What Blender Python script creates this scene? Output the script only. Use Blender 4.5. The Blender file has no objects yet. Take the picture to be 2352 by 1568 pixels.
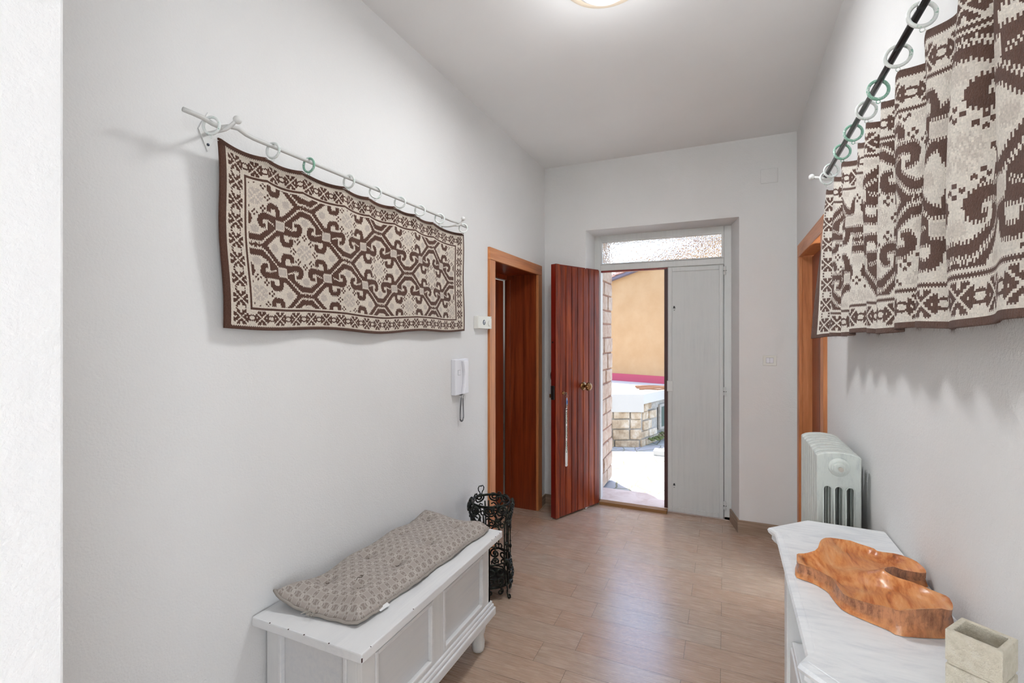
import bpy, bmesh, math, random
import numpy as np
from mathutils import Vector, Matrix
from mathutils.geometry import delaunay_2d_cdt
random.seed(7)
PI = math.pi
S = bpy.context.scene
C = S.collection

# ---------------------------------------------------------------- camera, world, lights, exposure
cam_d = bpy.data.cameras.new('camera'); cam = bpy.data.objects.new('camera', cam_d); C.objects.link(cam)
cam_d.sensor_width = 36.0; cam_d.lens = 1100/2352*36; cam_d.shift_y = -16/2352
cam_d.clip_start = 0.02
cam.location = (0, 0, 1.52); cam.rotation_euler = (PI/2, 0, math.atan(489/1100))
S.camera = cam
S.view_settings.view_transform = 'Standard'; S.view_settings.look = 'None'
S.view_settings.gamma = 1; S.view_settings.use_curve_mapping = False
S.view_settings.exposure = 0.46

w = bpy.data.worlds.new('sky'); S.world = w; w.use_nodes = True
wn = w.node_tree.nodes; wl = w.node_tree.links
sky = wn.new('ShaderNodeTexSky'); sky.sky_type = 'NISHITA'; sky.sun_disc = False
sky.sun_elevation = math.radians(66); sky.sun_rotation = math.radians(-45); sky.altitude = 100
wl.new(sky.outputs[0], wn['Background'].inputs[0]); wn['Background'].inputs[1].default_value = 0.66

def light(name, kind, loc, rot, power, color=(1,1,1), size=(1,1), angle=None):
    d = bpy.data.lights.new(name, kind); o = bpy.data.objects.new(name, d); C.objects.link(o)
    o.location = loc; o.rotation_euler = rot; d.energy = power; d.color = color
    if kind == 'AREA': d.shape = 'RECTANGLE'; d.size, d.size_y = size
    if angle is not None: d.angle = angle
    return o
sun = light('sun', 'SUN', (-5, 12, 12), (0,0,0), 7.5, (1.0,.965,.91), angle=math.radians(.6))
sd = Vector((.30, -.31, 0)).normalized()*math.cos(math.radians(72)) - Vector((0,0,math.sin(math.radians(72))))
sun.rotation_euler = sd.to_track_quat('-Z', 'Y').to_euler()
# fill lights added behind the camera, at two unseen, made-up windows
light('window_daylight_side', 'AREA', (2.40,-1.55,1.55), (0, PI/2, 0), 44, (.91,.955,1), (1.7,1.5))
light('window_daylight_back', 'AREA', (-.55,-2.90,1.55), (-PI/2, PI, 0), 265, (.93,.965,1), (1.7,1.6))

# ---------------------------------------------------------------- helpers
def mesh_obj(name, verts, faces, mat, parent=None, smooth=False, bevel=0, loc=(0,0,0), rot=None, subsurf=0, bseg=2):
    me = bpy.data.meshes.new(name); me.from_pydata([tuple(v) for v in verts], [], faces); me.update()
    if smooth:
        for p in me.polygons: p.use_smooth = True
    me.materials.append(mat)
    o = bpy.data.objects.new(name, me); C.objects.link(o); o.location = loc
    if rot: o.rotation_euler = rot
    if parent: o.parent = parent
    if bevel:
        b = o.modifiers.new('bevel', 'BEVEL'); b.width = bevel; b.segments = bseg; b.limit_method = 'ANGLE'; b.angle_limit = math.radians(40)
    if subsurf:
        b = o.modifiers.new('subsurf', 'SUBSURF'); b.levels = b.render_levels = subsurf
    return o
class MB:
    def __init__(s, off=(0,0,0)): s.v = []; s.f = []; s.off = Vector(off)
    def add(s, vs, fs):
        n = len(s.v); s.v += [Vector(p)-s.off for p in vs]; s.f += [tuple(i+n for i in f) for f in fs]; return s
    def box(s, x0,x1,y0,y1,z0,z1):
        return s.add([(x0,y0,z0),(x1,y0,z0),(x1,y1,z0),(x0,y1,z0),(x0,y0,z1),(x1,y0,z1),(x1,y1,z1),(x0,y1,z1)],
                     [(0,3,2,1),(4,5,6,7),(0,1,5,4),(1,2,6,5),(2,3,7,6),(3,0,4,7)])
    def prism(s, pts, z0, z1, f=None):
        f = f or (lambda a,b,c: (a,b,c)); n = len(pts)
        ar = sum(pts[i][0]*pts[(i+1)%n][1]-pts[(i+1)%n][0]*pts[i][1] for i in range(n))
        if ar < 0: pts = pts[::-1]
        vs = [f(a,b,z0) for a,b in pts]+[f(a,b,z1) for a,b in pts]
        return s.add(vs, [tuple(range(n))[::-1], tuple(range(n,2*n))]+[(i,(i+1)%n,n+(i+1)%n,n+i) for i in range(n)])
    def tube(s, pts, r, seg=8, closed=False, cap=True):
        pts = [Vector(p) for p in pts]; n = len(pts)
        rr = r if isinstance(r, (list,tuple)) else [r]*n
        vs = []; fs = []; up = None
        for i,p in enumerate(pts):
            if closed: t = pts[(i+1)%n]-pts[i-1]
            else: t = pts[min(i+1,n-1)]-pts[max(i-1,0)]
            t.normalize() if t.length > 1e-9 else None
            if up is None: up = Vector((0,0,1)) if abs(t.z)<.9 else Vector((1,0,0))
            a = up - t*up.dot(t)
            if a.length < 1e-6: a = Vector((1,0,0))-t*t.x
            a.normalize(); up = a; b = t.cross(a)
            for k in range(seg):
                q = 2*PI*k/seg; vs.append(p+(a*math.cos(q)+b*math.sin(q))*rr[i])
        m = n if closed else n-1
        for i in range(m):
            j = (i+1)%n
            for k in range(seg): fs.append((i*seg+k, i*seg+(k+1)%seg, j*seg+(k+1)%seg, j*seg+k))
        if cap and not closed: fs += [tuple(range(seg))[::-1], tuple(range((n-1)*seg, n*seg))]
        return s.add(vs, fs)
    def lathe(s, prof, c, axis='z', seg=24):
        n = len(prof); vs = []; fs = []
        for r,h in prof:
            for k in range(seg):
                q = 2*PI*k/seg; a,b = r*math.cos(q), r*math.sin(q)
                vs.append({'z':(a,b,h),'x':(h,a,b),'y':(b,h,a)}[axis])
        vs = [Vector(v)+Vector(c) for v in vs]
        for i in range(n-1):
            for k in range(seg): fs.append((i*seg+k, i*seg+(k+1)%seg, (i+1)*seg+(k+1)%seg, (i+1)*seg+k))
        fs += [tuple(range(seg))[::-1], tuple(range((n-1)*seg,n*seg))]
        return s.add(vs, fs)
    def ball(s, c, r, seg=16, sq=(1,1,1)):
        vs=[];fs=[]; nr = seg//2
        for i in range(nr+1):
            t = PI*i/nr
            for k in range(seg):
                q=2*PI*k/seg; vs.append(Vector(c)+Vector((r*sq[0]*math.sin(t)*math.cos(q), r*sq[1]*math.sin(t)*math.sin(q), r*sq[2]*math.cos(t))))
        for i in range(nr):
            for k in range(seg): fs.append((i*seg+k,(i+1)*seg+k,(i+1)*seg+(k+1)%seg,i*seg+(k+1)%seg))
        return s.add(vs, fs)
    def build(s, name, mat, parent=None, **k): return mesh_obj(name, s.v, s.f, mat, parent, **k)
def thing(name, label, cat, loc=(0,0,0), group=None, rotz=0):
    o = bpy.data.objects.new(name, None); C.objects.link(o); o.location = loc; o.rotation_euler = (0,0,rotz); o.empty_display_size = .05
    return tag(o, label, cat, group)
def tag(o, label, cat, group=None):
    o['label'] = label; o['category'] = cat
    if group: o['group'] = group
    return o
def struct(o): o['kind'] = 'structure'; return o
def sempty(name, loc=(0,0,0)):
    o = bpy.data.objects.new(name, None); C.objects.link(o); o.location = loc; o.empty_display_size = .05; return struct(o)

# ---------------------------------------------------------------- materials
def srgb(r,g,b):
    f = lambda c: (c/255/12.92) if c/255 <= .04045 else ((c/255+.055)/1.055)**2.4
    return (f(r),f(g),f(b),1)
class Mat:
    def __init__(s, name, color=(.8,.8,.8,1), rough=.5, metal=0, **k):
        s.m = bpy.data.materials.new(name); s.m.use_nodes = True; s.nt = s.m.node_tree
        s.b = s.nt.nodes['Principled BSDF']
        s.b.inputs['Base Color'].default_value = color; s.b.inputs['Roughness'].default_value = rough; s.b.inputs['Metallic'].default_value = metal
        for a,v in k.items(): s.b.inputs[a.replace('_',' ')].default_value = v
    def n(s, t, **k):
        o = s.nt.nodes.new('ShaderNode'+t)
        for a,v in k.items(): setattr(o, a, v)
        return o
    def l(s, a, b): s.nt.links.new(a, b)
    def pos(s): return s.n('TexCoord').outputs['Object']
    def mp(s, v, scale=(1,1,1), loc=(0,0,0), rot=(0,0,0)):
        m = s.n('Mapping'); s.l(v, m.inputs[0]); m.inputs['Scale'].default_value = scale; m.inputs['Location'].default_value = loc; m.inputs['Rotation'].default_value = rot
        return m.outputs[0]
    def noise(s, v, scale=5, detail=3, rough=.5, dist=0):
        o = s.n('TexNoise'); s.l(v, o.inputs['Vector']); o.inputs['Scale'].default_value = scale; o.inputs['Detail'].default_value = detail
        o.inputs['Roughness'].default_value = rough; o.inputs['Distortion'].default_value = dist; return o.outputs[0]
    def ramp(s, f, stops, interp='LINEAR'):
        o = s.n('ValToRGB'); s.l(f, o.inputs[0]); e = o.color_ramp; e.interpolation = interp
        while len(e.elements) < len(stops): e.elements.new(.5)
        for i,(p,c) in enumerate(stops): e.elements[i].position = p; e.elements[i].color = c if len(c)==4 else (*c,1)
        return o.outputs[0]
    def mix(s, f, a, b, mode='MIX'):
        o = s.n('Mix', data_type='RGBA', blend_type=mode)
        for sock,v in ((o.inputs[0],f),(o.inputs[6],a),(o.inputs[7],b)):
            if isinstance(v,(int,float)): sock.default_value = v
            elif isinstance(v,tuple): sock.default_value = v
            else: s.l(v, sock)
        return o.outputs[2]
    def math(s, op, a, b=0.0, c=None):
        o = s.n('Math', operation=op)
        for i,v in enumerate((a,b) if c is None else (a,b,c)):
            if isinstance(v,(int,float)): o.inputs[i].default_value = v
            else: s.l(v, o.inputs[i])
        return o.outputs[0]
    def bump(s, h, strength=.3, dist=.002):
        o = s.n('Bump'); s.l(h, o.inputs['Height']); o.inputs['Strength'].default_value = strength; o.inputs['Distance'].default_value = dist
        s.l(o.outputs[0], s.b.inputs['Normal']); return o
    def col(s, c): s.l(c, s.b.inputs['Base Color'])
    def rough(s, c): s.l(c, s.b.inputs['Roughness'])

def plaster(name, c, bs=.6, sc=150):
    m = Mat(name, c, .85); p = m.pos()
    a = m.noise(p, 1.3, 3); d = tuple(x*.955 for x in c[:3])+(1,)
    m.col(m.mix(m.ramp(a, [(.35,(0,0,0)),(.65,(1,1,1))]), d, c))
    h = m.math('ADD', m.noise(p, sc, 4, .6), m.math('MULTIPLY', m.noise(p, 28, 3), .8))
    m.bump(h, bs, .0025); return m.m
M_wall = plaster('white_plaster', (.80,.795,.785,1))
M_jamb = plaster('rough_plaster', (.84,.84,.84,1), .6, 110)
M_ceil = plaster('ceiling_plaster', (.90,.90,.895,1), .1)

def wood(name, c0, c1, c2, axis='z', rough=.35, scale=1.0, coat=0, bs=.1, contrast=1):
    m = Mat(name, c1, rough); p = m.pos()
    st = {'z':(16,16,.9),'y':(16,.9,16),'x':(.9,16,16)}[axis]
    st = tuple(v*scale for v in st)
    a = m.noise(m.mp(p, st), 1.6, 5, .62, .8); b = m.noise(m.mp(p, tuple(v*7 for v in st)), 1.2, 3, .6)
    f = m.math('ADD', m.math('MULTIPLY', a, .75), m.math('MULTIPLY', b, .25))
    m.col(m.ramp(f, [(.32,c0),(.5,c1),(.68,c2)]))
    if coat: m.b.inputs['Coat Weight'].default_value = coat; m.b.inputs['Coat Roughness'].default_value = .15
    m.bump(f, bs, .001); return m.m
M_mahog = wood('varnished_mahogany', srgb(62,14,4), srgb(122,42,12), srgb(164,76,28), 'z', .32, .8, .14)
M_edge = wood('red_varnish_edge', srgb(84,8,4), srgb(122,20,10), srgb(140,36,16), 'z', .3, .7, .3)
M_frame = wood('oak_casing', srgb(162,96,50), srgb(194,122,70), srgb(212,144,92), 'z', .45, 1.0)
M_frameh = wood('oak_casing_head', srgb(162,96,50), srgb(194,122,70), srgb(212,144,92), 'y', .45, 1.0)
M_panel = wood('cherry_panel', srgb(92,32,14), srgb(128,54,24), srgb(150,72,34), 'z', .3, .7)
M_darkedge = Mat('dark_brown_edge', srgb(60,22,18), .5).m

def painted(name, base, dark, amt=.5, axis='z', rough=.5):
    m = Mat(name, base, rough); p = m.pos()
    st = {'z':(30,30,1.6),'y':(30,1.6,30),'x':(1.6,30,30)}[axis]
    a = m.noise(m.mp(p, st), 1.5, 6, .7); b = m.noise(p, 4, 4, .6)
    f = m.math('MULTIPLY', m.ramp(a, [(.42,(0,0,0)),(.75,(1,1,1))]), m.ramp(b, [(.35,(0,0,0)),(.7,(1,1,1))]))
    f = m.math('MULTIPLY', f, amt)
    m.col(m.mix(f, base, dark)); m.bump(a, .12, .001); return m.m
M_paintY = painted('white_wash_paint', (.80,.80,.80,1), (.60,.61,.64,1), .8, 'y')
M_paintZ = painted('white_wash_paint_upright', (.78,.78,.77,1), (.60,.61,.63,1), .8, 'z')
M_paintX = painted('white_wash_paint_cross', (.80,.80,.80,1), (.60,.61,.64,1), .8, 'x')
M_leaf = painted('grey_white_gloss', (.60,.61,.60,1), (.46,.48,.49,1), .7, 'z', .4)
M_dframe = painted('white_gloss_frame', (.66,.665,.65,1), (.50,.51,.50,1), .7, 'z', .4)
def console_paint():
    m = Mat('brushed_white_paint', (.82,.83,.84,1), .42); p = m.pos()
    a = m.noise(m.mp(p,(2.2,7,4),rot=(0,0,.5)), 2.4, 7, .68, 1.2)
    b = m.noise(m.mp(p,(8,50,50),rot=(0,0,.35)), 1.5, 4, .6)
    f = m.math('ADD', m.math('MULTIPLY', a, .7), m.math('MULTIPLY', b, .3))
    m.col(m.ramp(f, [(.34,(.62,.64,.67)),(.5,(.77,.78,.79)),(.62,(.82,.825,.83))])); m.bump(b,.15,.001); return m.m
M_console = console_paint()

def floor_mat():
    m = Mat('wood_look_tiles', (.5,.4,.3,1), .4); p = m.pos()
    br = m.n('TexBrick'); v = m.mp(p, loc=(.018+.64*8, -2.675+.1485*40, 0)); m.l(v, br.inputs['Vector'])
    br.offset = .25; br.offset_frequency = 2; br.squash = 1
    br.inputs['Scale'].default_value = 1; br.inputs['Brick Width'].default_value = .64; br.inputs['Row Height'].default_value = .1485
    br.inputs['Mortar Size'].default_value = .0013; br.inputs['Mortar Smooth'].default_value = 0.2; br.inputs['Bias'].default_value = 0
    br.inputs['Color1'].default_value = (0,0,0,1); br.inputs['Color2'].default_value = (1,1,1,1); br.inputs['Mortar'].default_value = (.5,.5,.5,1)
    off = m.n('Combine'+'XYZ'); m.l(m.math('MULTIPLY', br.outputs[0], 17.3), off.inputs[0]); m.l(m.math('MULTIPLY', br.outputs[0], 5.1), off.inputs[1])
    add = m.n('VectorMath', operation='ADD'); m.l(p, add.inputs[0]); m.l(off.outputs[0], add.inputs[1])
    g = m.noise(m.mp(add.outputs[0], (2.2,38,1)), 1.5, 6, .65, .6); g2 = m.noise(m.mp(add.outputs[0], (9,210,1)), 1.0, 2)
    f = m.math('ADD', m.math('MULTIPLY', g, .7), m.math('MULTIPLY', g2, .3))
    c = m.ramp(f, [(.28,srgb(172,150,131)),(.52,srgb(192,172,154)),(.74,srgb(202,186,171))])
    tint = m.ramp(br.outputs[0], [(0,srgb(244,230,220)),(.5,srgb(252,244,238)),(1,srgb(246,244,242))])
    c = m.mix(1.0, c, tint, 'MULTIPLY')
    c = m.mix(br.outputs[1], c, srgb(104,86,73))
    m.col(c); m.rough(m.math('MULTIPLY_ADD', g2, .1, .22)); m.b.inputs['Specular IOR Level'].default_value = .9; m.b.inputs['Coat Weight'].default_value = .2; m.b.inputs['Coat Roughness'].default_value = .22
    m.bump(m.math('SUBTRACT', g2, m.math('MULTIPLY', br.outputs[1], 3)), .08, .001); return m.m
M_floor = floor_mat()
def tile_base():
    m = Mat('brown_skirting_tile', srgb(152,130,110), .4); p = m.pos()
    m.col(m.ramp(m.noise(m.mp(p,(3,3,60)),1.5,5), [(.35,srgb(134,112,92)),(.65,srgb(164,142,122))])); return m.m
M_base = tile_base()

def rug_mat():
    m = Mat('wool_weave', (1,1,1,1), 1.0); p = m.pos()
    a = m.n('Attribute', attribute_name='yarn'); n1 = m.noise(m.mp(p,(1,1,.45)), 420, 3, .7)
    n2 = m.noise(p, 60, 3)
    v = m.mix(m.math('MULTIPLY', n1, 1.0), (.62,.60,.58,1), (1.2,1.2,1.2,1))
    c = m.mix(1.0, a.outputs['Color'], v, 'MULTIPLY')
    c = m.mix(m.math('MULTIPLY', m.ramp(n1,[(.62,(0,0,0)),(.75,(1,1,1))]), .22), c, (.42,.30,.25,1))
    m.col(c); m.bump(m.math('ADD', n1, m.math('MULTIPLY', n2, .4)), .9, .004)
    m.b.inputs['Sheen Weight'].default_value = .15; m.b.inputs['Specular IOR Level'].default_value = .1
    return m.m
M_rug = rug_mat()
M_wool = Mat('brown_wool', srgb(84,54,42), 1).m
M_rodw = painted('greyish_white_rod', (.62,.62,.60,1), (.42,.43,.43,1), .8, 'y', .45)
M_bracket = painted('white_iron', (.74,.74,.72,1), (.6,.6,.6,1), .5, 'y', .45)
M_black = Mat('black_gloss_rod', (.012,.012,.014,1), .22).m
M_screw = Mat('dark_screw', (.03,.035,.05,1), .4, .6).m
def ring_mat(name, amt):
    m = Mat(name, (.8,.8,.8,1), .4); p = m.pos()
    f = m.noise(p, 55, 4, .7); f2 = m.noise(p, 260, 3, .7)
    c = m.ramp(m.math('ADD', m.math('MULTIPLY', f, .6), m.math('MULTIPLY', f2, .4)), [(amt-.06,(.78,.81,.79)),(amt,(.70,.78,.74)),(amt+.05,(.22,.44,.33))])
    m.col(c); return m.m
M_ringA = ring_mat('green_speckled_ring_paint', .57)
M_ringB = ring_mat('green_ring_paint', .42)

# ---------------------------------------------------------------- room shell
XL, XR, YB, ZC = -1.485, .484, 4.07, 3.013
YD = 4.30
fl = MB().box(-2.6,2.6,-3.1,YB,-.1,0).box(-1.105,.11,YB,4.24,-.1,0); fl.box(-.46,.11,4.24,4.40,-.1,0)
struct(fl.build('floor', M_floor))
struct(MB().box(-2.6,2.6,-3.1,YB+.4,ZC,ZC+.1).build('ceiling', M_ceil))
# left wall with the doorway
struct(MB().box(XL-.30,XL,.318,3.0,0,ZC).box(XL-.30,XL,3.0,3.88,2.06,ZC).box(XL-.30,XL,3.88,YB+.3,0,ZC).build('wall_left', M_wall))
struct(MB().box(XR,XR+.26,.318,3.0,0,ZC).box(XR,XR+.26,3.0,3.84,2.08,ZC).box(XR,XR+.26,3.84,YB+.3,0,ZC).build('wall_right', M_wall))
# wall_back with the splayed recess of the entrance
fxz = lambda a,b,c: (a,c,b)
wb = MB().prism([(XL-.3,0),(-1.108,0),(-1.108,2.424),(.10,2.424),(.10,0),(XR+.3,0),(XR+.3,ZC),(XL-.3,ZC)], YB, YD+.08, fxz)
wb.prism([(XL-.3,0),(-1.15,0),(-1.15,2.46),(.12,2.46),(.12,0),(XR+.3,0),(XR+.3,3.3),(XL-.3,3.3)], YD+.08, 5.08, fxz)
wbo = struct(wb.build('wall_back', M_wall))
bmn = bmesh.new(); bmn.from_mesh(wbo.data); bmesh.ops.recalc_face_normals(bmn, faces=bmn.faces); bmn.to_mesh(wbo.data); bmn.free()
# reveal splay wedges (left, right, top)
sp = MB().prism([(-1.108,YB+.002),(-1.085,YD+.01),(-1.108,YD+.01)], 0, 2.424)
sp.prism([(.1,YB+.002),(.1,YD+.01),(.045,YD+.01)], 0, 2.424)
sp.prism([(YB+.002,2.424),(YD+.01,2.424),(YD+.01,2.412)], -1.108, .10, lambda a,b,c:(c,a,b))
struct(sp.build('trim_1', M_wall))
# near wall the camera stands in; its left pier shows at the frame's edge
struct(MB().box(XL-1.1,-.75,.10,.318,0,ZC).build('wall_front', M_jamb, bevel=.004))
struct(MB().box(XR,2.6,.10,.318,0,ZC).build('wall_front.001', M_jamb, bevel=.004))
nw = MB().box(-2.7,-2.6,-3.1,.318,0,ZC)
nw.box(-2.6,-1.4,-3.1,-3.0,0,ZC).box(.3,2.6,-3.1,-3.0,0,ZC).box(-1.4,.3,-3.1,-3.0,0,.75).box(-1.4,.3,-3.1,-3.0,2.35,ZC)
nw.box(2.5,2.6,-3.0,-2.3,0,ZC).box(2.5,2.6,-.8,.318,0,ZC).box(2.5,2.6,-2.3,-.8,0,.75).box(2.5,2.6,-2.3,-.8,2.4,ZC)
struct(nw.build('wall_rear', M_wall))
M_glass = Mat('window_glass', (1,1,1,1), .02, Transmission_Weight=1.0, IOR=1.45).m
for i,(ax,rect) in enumerate((('y',(-1.4,.3,.75,2.35)),('x',(-2.3,-.8,.75,2.4)))):  # unseen windows, added to carry the rear fill lights
    a0,a1,z0,z1 = rect; k = MB()
    P = (lambda a,b,c: (a,-3.05+c,b)) if ax=='y' else (lambda a,b,c: (2.55+c,a,b))
    for (b0,b1,c0,c1) in ((a0,a0+.06,z0,z1),(a1-.06,a1,z0,z1),(a0,a1,z0,z0+.06),(a0,a1,z1-.06,z1),((a0+a1)/2-.03,(a0+a1)/2+.03,z0,z1)):
        k.prism([(b0,c0),(b1,c0),(b1,c1),(b0,c1)], -.025, .025, P)
    wd = sempty('window_%d'%(i+1), (0,0,0)); k.build('window_frame', M_dframe, wd)
    MB().prism([(a0,z0),(a1,z0),(a1,z1),(a0,z1)], -.003, .003, P).build('pane', M_glass, wd)
# skirting
bl = MB().box(XL,XL+.01,3.965,YB,0,.085); struct(bl.build('baseboard_left', M_base))
bl2 = MB().box(XL+.01,-1.108,YB-.01,YB,0,.085); struct(bl2.build('baseboard_back', M_base))
bb = MB().box(.107,XR,YB-.011,YB,0,.098)
bb.prism([(.107,YB-.011),(.107,YB-.0005),(.0995,YB-.0005),(.046,YD-.003),(.035,YD-.003),(.089,YB-.011)], 0, .098)
struct(bb.build('baseboard_back.001', M_base))
bb = MB().box(XR-.011,XR,.318,2.93,0,.098).box(XR-.011,XR,3.91,YB-.011,0,.098); struct(bb.build('baseboard_right', M_base))
struct(MB().box(XL,XL+.011,.318,2.925,0,.098).build('baseboard_left.001', M_base))

# ceiling lamp (its rim just enters the frame)
lp = thing('ceiling_lamp', 'round cream ceiling lamp at the top edge of the picture', 'lamp', (-.45,1.95,ZC))
lamp_l = light('ceiling_lamp_light', 'AREA', (-.45,1.95,ZC-.105), (0,0,0), 13, (.95,.975,1), (.34,.34)); lamp_l.data.shape = 'DISK'  # added downward fill; the lamp above it is unlit
lamp_p = light('ceiling_lamp_glow', 'POINT', (-.45,1.95,ZC-.22), (0,0,0), 3.2, (.95,.975,1)); lamp_p.data.shadow_soft_size = .12  # second added fill, spreads sideways and up onto the ceiling
M_shade = Mat('cream_shade', srgb(238,222,200), .5).m
MB().lathe([(.165,0),(.178,-.012),(.182,-.03),(.172,-.04),(.125,-.044)], (0,0,0), 'z', 48).build('rim', M_shade, lp, smooth=True)
MB().lathe([(.125,-.040),(.123,-.06),(.09,-.085),(.03,-.097),(.002,-.098)], (0,0,0), 'z', 40).build('diffuser', Mat('white_opal', (.9,.9,.9,1), .3).m, lp, smooth=True)

# ---------------------------------------------------------------- left doorway (door_2)
d2 = sempty('door_2', (XL,3.44,0))
o = (XL,3.44,0)
MB(o).box(XL-.005,XL+.018,2.93,3.018,0,2.035).box(XL-.005,XL+.018,3.862,3.952,0,2.035).build('casing', M_frame, d2, bevel=.003)
MB(o).box(XL-.005,XL+.018,2.93,3.952,2.036,2.121).build('casing_head', M_frameh, d2, bevel=.003)
MB(o).box(XL-.30,XL-.005,3.0,3.02,0,2.06).box(XL-.30,XL-.005,3.86,3.88,0,2.06).box(XL-.30,XL-.005,3.02,3.86,2.04,2.06).build('liner', M_panel, d2)
MB(o).box(XL-.32,XL-.275,3.02,3.06,0,2.04).box(XL-.32,XL-.275,3.06,3.86,2.0,2.04).box(XL-.285,XL-.245,3.846,3.86,0,2.0).build('stop_frame', M_panel, d2, bevel=.002)
lf = MB().box(0,.755,-.04,0,.01,1.99)
lf.build('door_leaf', M_panel, d2, loc=(-.325, 3.065-3.44, 0), rot=(0,0,math.radians(91)))
# passage beyond it
pb = MB().box(-3.3,-3.2,2.3,4.7,0,ZC).box(-3.3,XL-.3,2.2,2.3,0,ZC).box(-3.3,XL-.3,4.7,4.8,0,ZC).box(-3.3,XL-.3,2.2,4.8,2.9,3.0).box(-3.3,XL-.0,2.2,4.8,-.1,-.001)
struct(pb.build('wall_passage', M_wall))
light('passage_daylight', 'AREA', (-2.6,4.6,1.8), (PI/2,0,0), 2.5, (1,.98,.95), (.6,.8))  # unseen light added in the passage so the door gap shows bright

# ---------------------------------------------------------------- right doorway (door_3)
d3 = sempty('door_3', (XR,3.42,0)); o = (XR,3.42,0)
MB(o).box(XR-.018,XR+.005,2.925,3.01,0,2.055).box(XR-.018,XR+.005,3.815,3.90,0,2.055).build('casing', M_frame, d3, bevel=.003)
MB(o).box(XR-.018,XR+.005,2.925,3.90,2.056,2.145).build('casing_head', M_frameh, d3, bevel=.003)
MB(o).box(XR+.005,XR+.26,2.99,3.012,0,2.08).box(XR+.005,XR+.26,3.815,3.84,0,2.08).box(XR+.005,XR+.26,3.012,3.815,2.06,2.08).build('liner', M_frame, d3)
lfo = MB(o).box(XR+.06,XR+.10,3.3,3.812,.01,2.05); dl = lfo.build('door_leaf', M_panel, d3, bevel=.002)
q = MB(o).box(XR+.055,XR+.061,3.36,3.40,.90,1.13); pl = q.build('lock_plate', Mat('bronze_plate', srgb(120,60,40), .3, .8).m, dl)
pb = MB().box(1.6,1.7,2.3,4.7,0,ZC).box(XR+.26,1.7,2.2,2.3,0,ZC).box(XR+.26,1.7,4.7,4.8,0,ZC).box(XR+.26,1.7,2.2,4.8,2.9,3.0).box(XR,1.7,2.2,4.8,-.1,-.001)
struct(pb.build('wall_side_room', M_wall))
light('side_room_daylight', 'AREA', (XR+.32,2.62,1.6), (0, -PI/2, 0), 100, (.88,.95,1), (1.8,.5))  # unseen fill, added to brighten the far end of the hall

# ---------------------------------------------------------------- entrance door (door_1)
d1 = sempty('door_1', (-.5,YD,0)); o = (-.5,YD,0)
fr = MB(o).box(-1.09,-1.03,YD,YD+.08,0,2.414).box(-.007,.05,YD,YD+.08,0,2.414)
fr.box(-1.03,-.007,YD,YD+.08,2.362,2.414).box(-1.03,-.007,YD,YD+.08,2.098,2.150)
fr.build('frame', M_dframe, d1, bevel=.004)
bd = MB(o)
for (a0,a1,b0,b1) in ((-1.03,-1.018,2.150,2.362),(-.026,-.007,2.150,2.362),(-1.018,-.026,2.350,2.362),(-1.018,-.026,2.150,2.160)):
    bd.box(a0,a1,YD-.008,YD+.03,b0,b1)
bd.build('glazing_bead', M_dframe, d1, bevel=.003)
def rippled():
    m = Mat('hammered_glass', (1,1,1,1), .12, Transmission_Weight=1.0, IOR=1.45); p = m.pos()
    v = m.n('TexVoronoi'); m.l(m.mp(p,(1.2,1,1),rot=(.3,.2,.6)), v.inputs['Vector']); v.inputs['Scale'].default_value = 62; v.feature = 'F1'
    m.bump(m.math('ADD', v.outputs[0], m.math('MULTIPLY', m.noise(p, 40, 2), .6)), .55, .009); return m.m
MB(o).box(-1.018,-.026,YD+.028,YD+.033,2.152,2.36).build('transom_glass', rippled(), d1)
MB(o).box(-1.03,-.44,YD+.012,YD+.05,2.083,2.0985).build('red_rebate', M_edge, d1)
# closed right leaf
rl = MB(o).box(-.448,-.009,YD-.004,YD+.03,.008,2.095).build('closed_leaf', M_leaf, d1, bevel=.003)
rb = MB(o)
for (a0,a1,b0,b1) in ((-.444,-.412,.012,2.09),(-.043,-.012,.012,2.09),(-.412,-.043,2.055,2.09),(-.412,-.043,.012,.05)): rb.box(a0,a1,YD-.012,YD,b0,b1)
rb.build('leaf_rim', M_leaf, rl, bevel=.003)
MB(o).box(-.478,-.446,YD+.01,YD+.06,.008,2.085).build('wooden_rebate', M_darkedge, rl)
for z0 in (1.05,):
    sk = MB(o).box(-.452,-.405,YD-.02,YD-.010,1.035,1.125).build('strike_plate', M_dframe, rl, bevel=.003)
for z in (1.745,.235):
    MB(o).ball((-.395,YD-.004,z), .0095, 14, (1,.35,2.2)).build('bolt_hole', M_black, rl, smooth=True)
    MB(o).tube([(-.395+.010*math.cos(t),YD-.006,z+.021*math.sin(t)) for t in np.linspace(0,2*PI,24,endpoint=False)], .0022, 6, closed=True).build('bolt_rim', M_leaf, rl, smooth=True)
    MB(o).ball((-.395,YD-.007,z-.008), .0075, 10, (1,.4,1)).build('bolt_knob', M_leaf, rl, smooth=True)
for z in (2.045,1.055,.12):
    h = MB(o).tube([(.002,YD-.010,z-.035),(.002,YD-.010,z+.035)], .0075, 10)
    h.box(-.010,.002,YD-.006,YD-.003,z-.033,z+.033).box(.002,.028,YD-.008,YD,z-.02,z+.02)
    hh = h.build('hinge', M_dframe, d1)
    MB(o).box(-.012,.012,YD-.0165,YD-.004,z-.004,z+.0).build('hinge_gap', M_black, hh)
MB(o).box(-.0095,-.0065,YD-.003,YD+.02,.01,2.095).build('dark_gap', M_black, d1)
MB(o).box(-1.03,-.45,4.236,YD+.0,-.02,.026).build('sill_edge', Mat('brown_sill', srgb(136,96,52), .7).m, d1)
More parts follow.
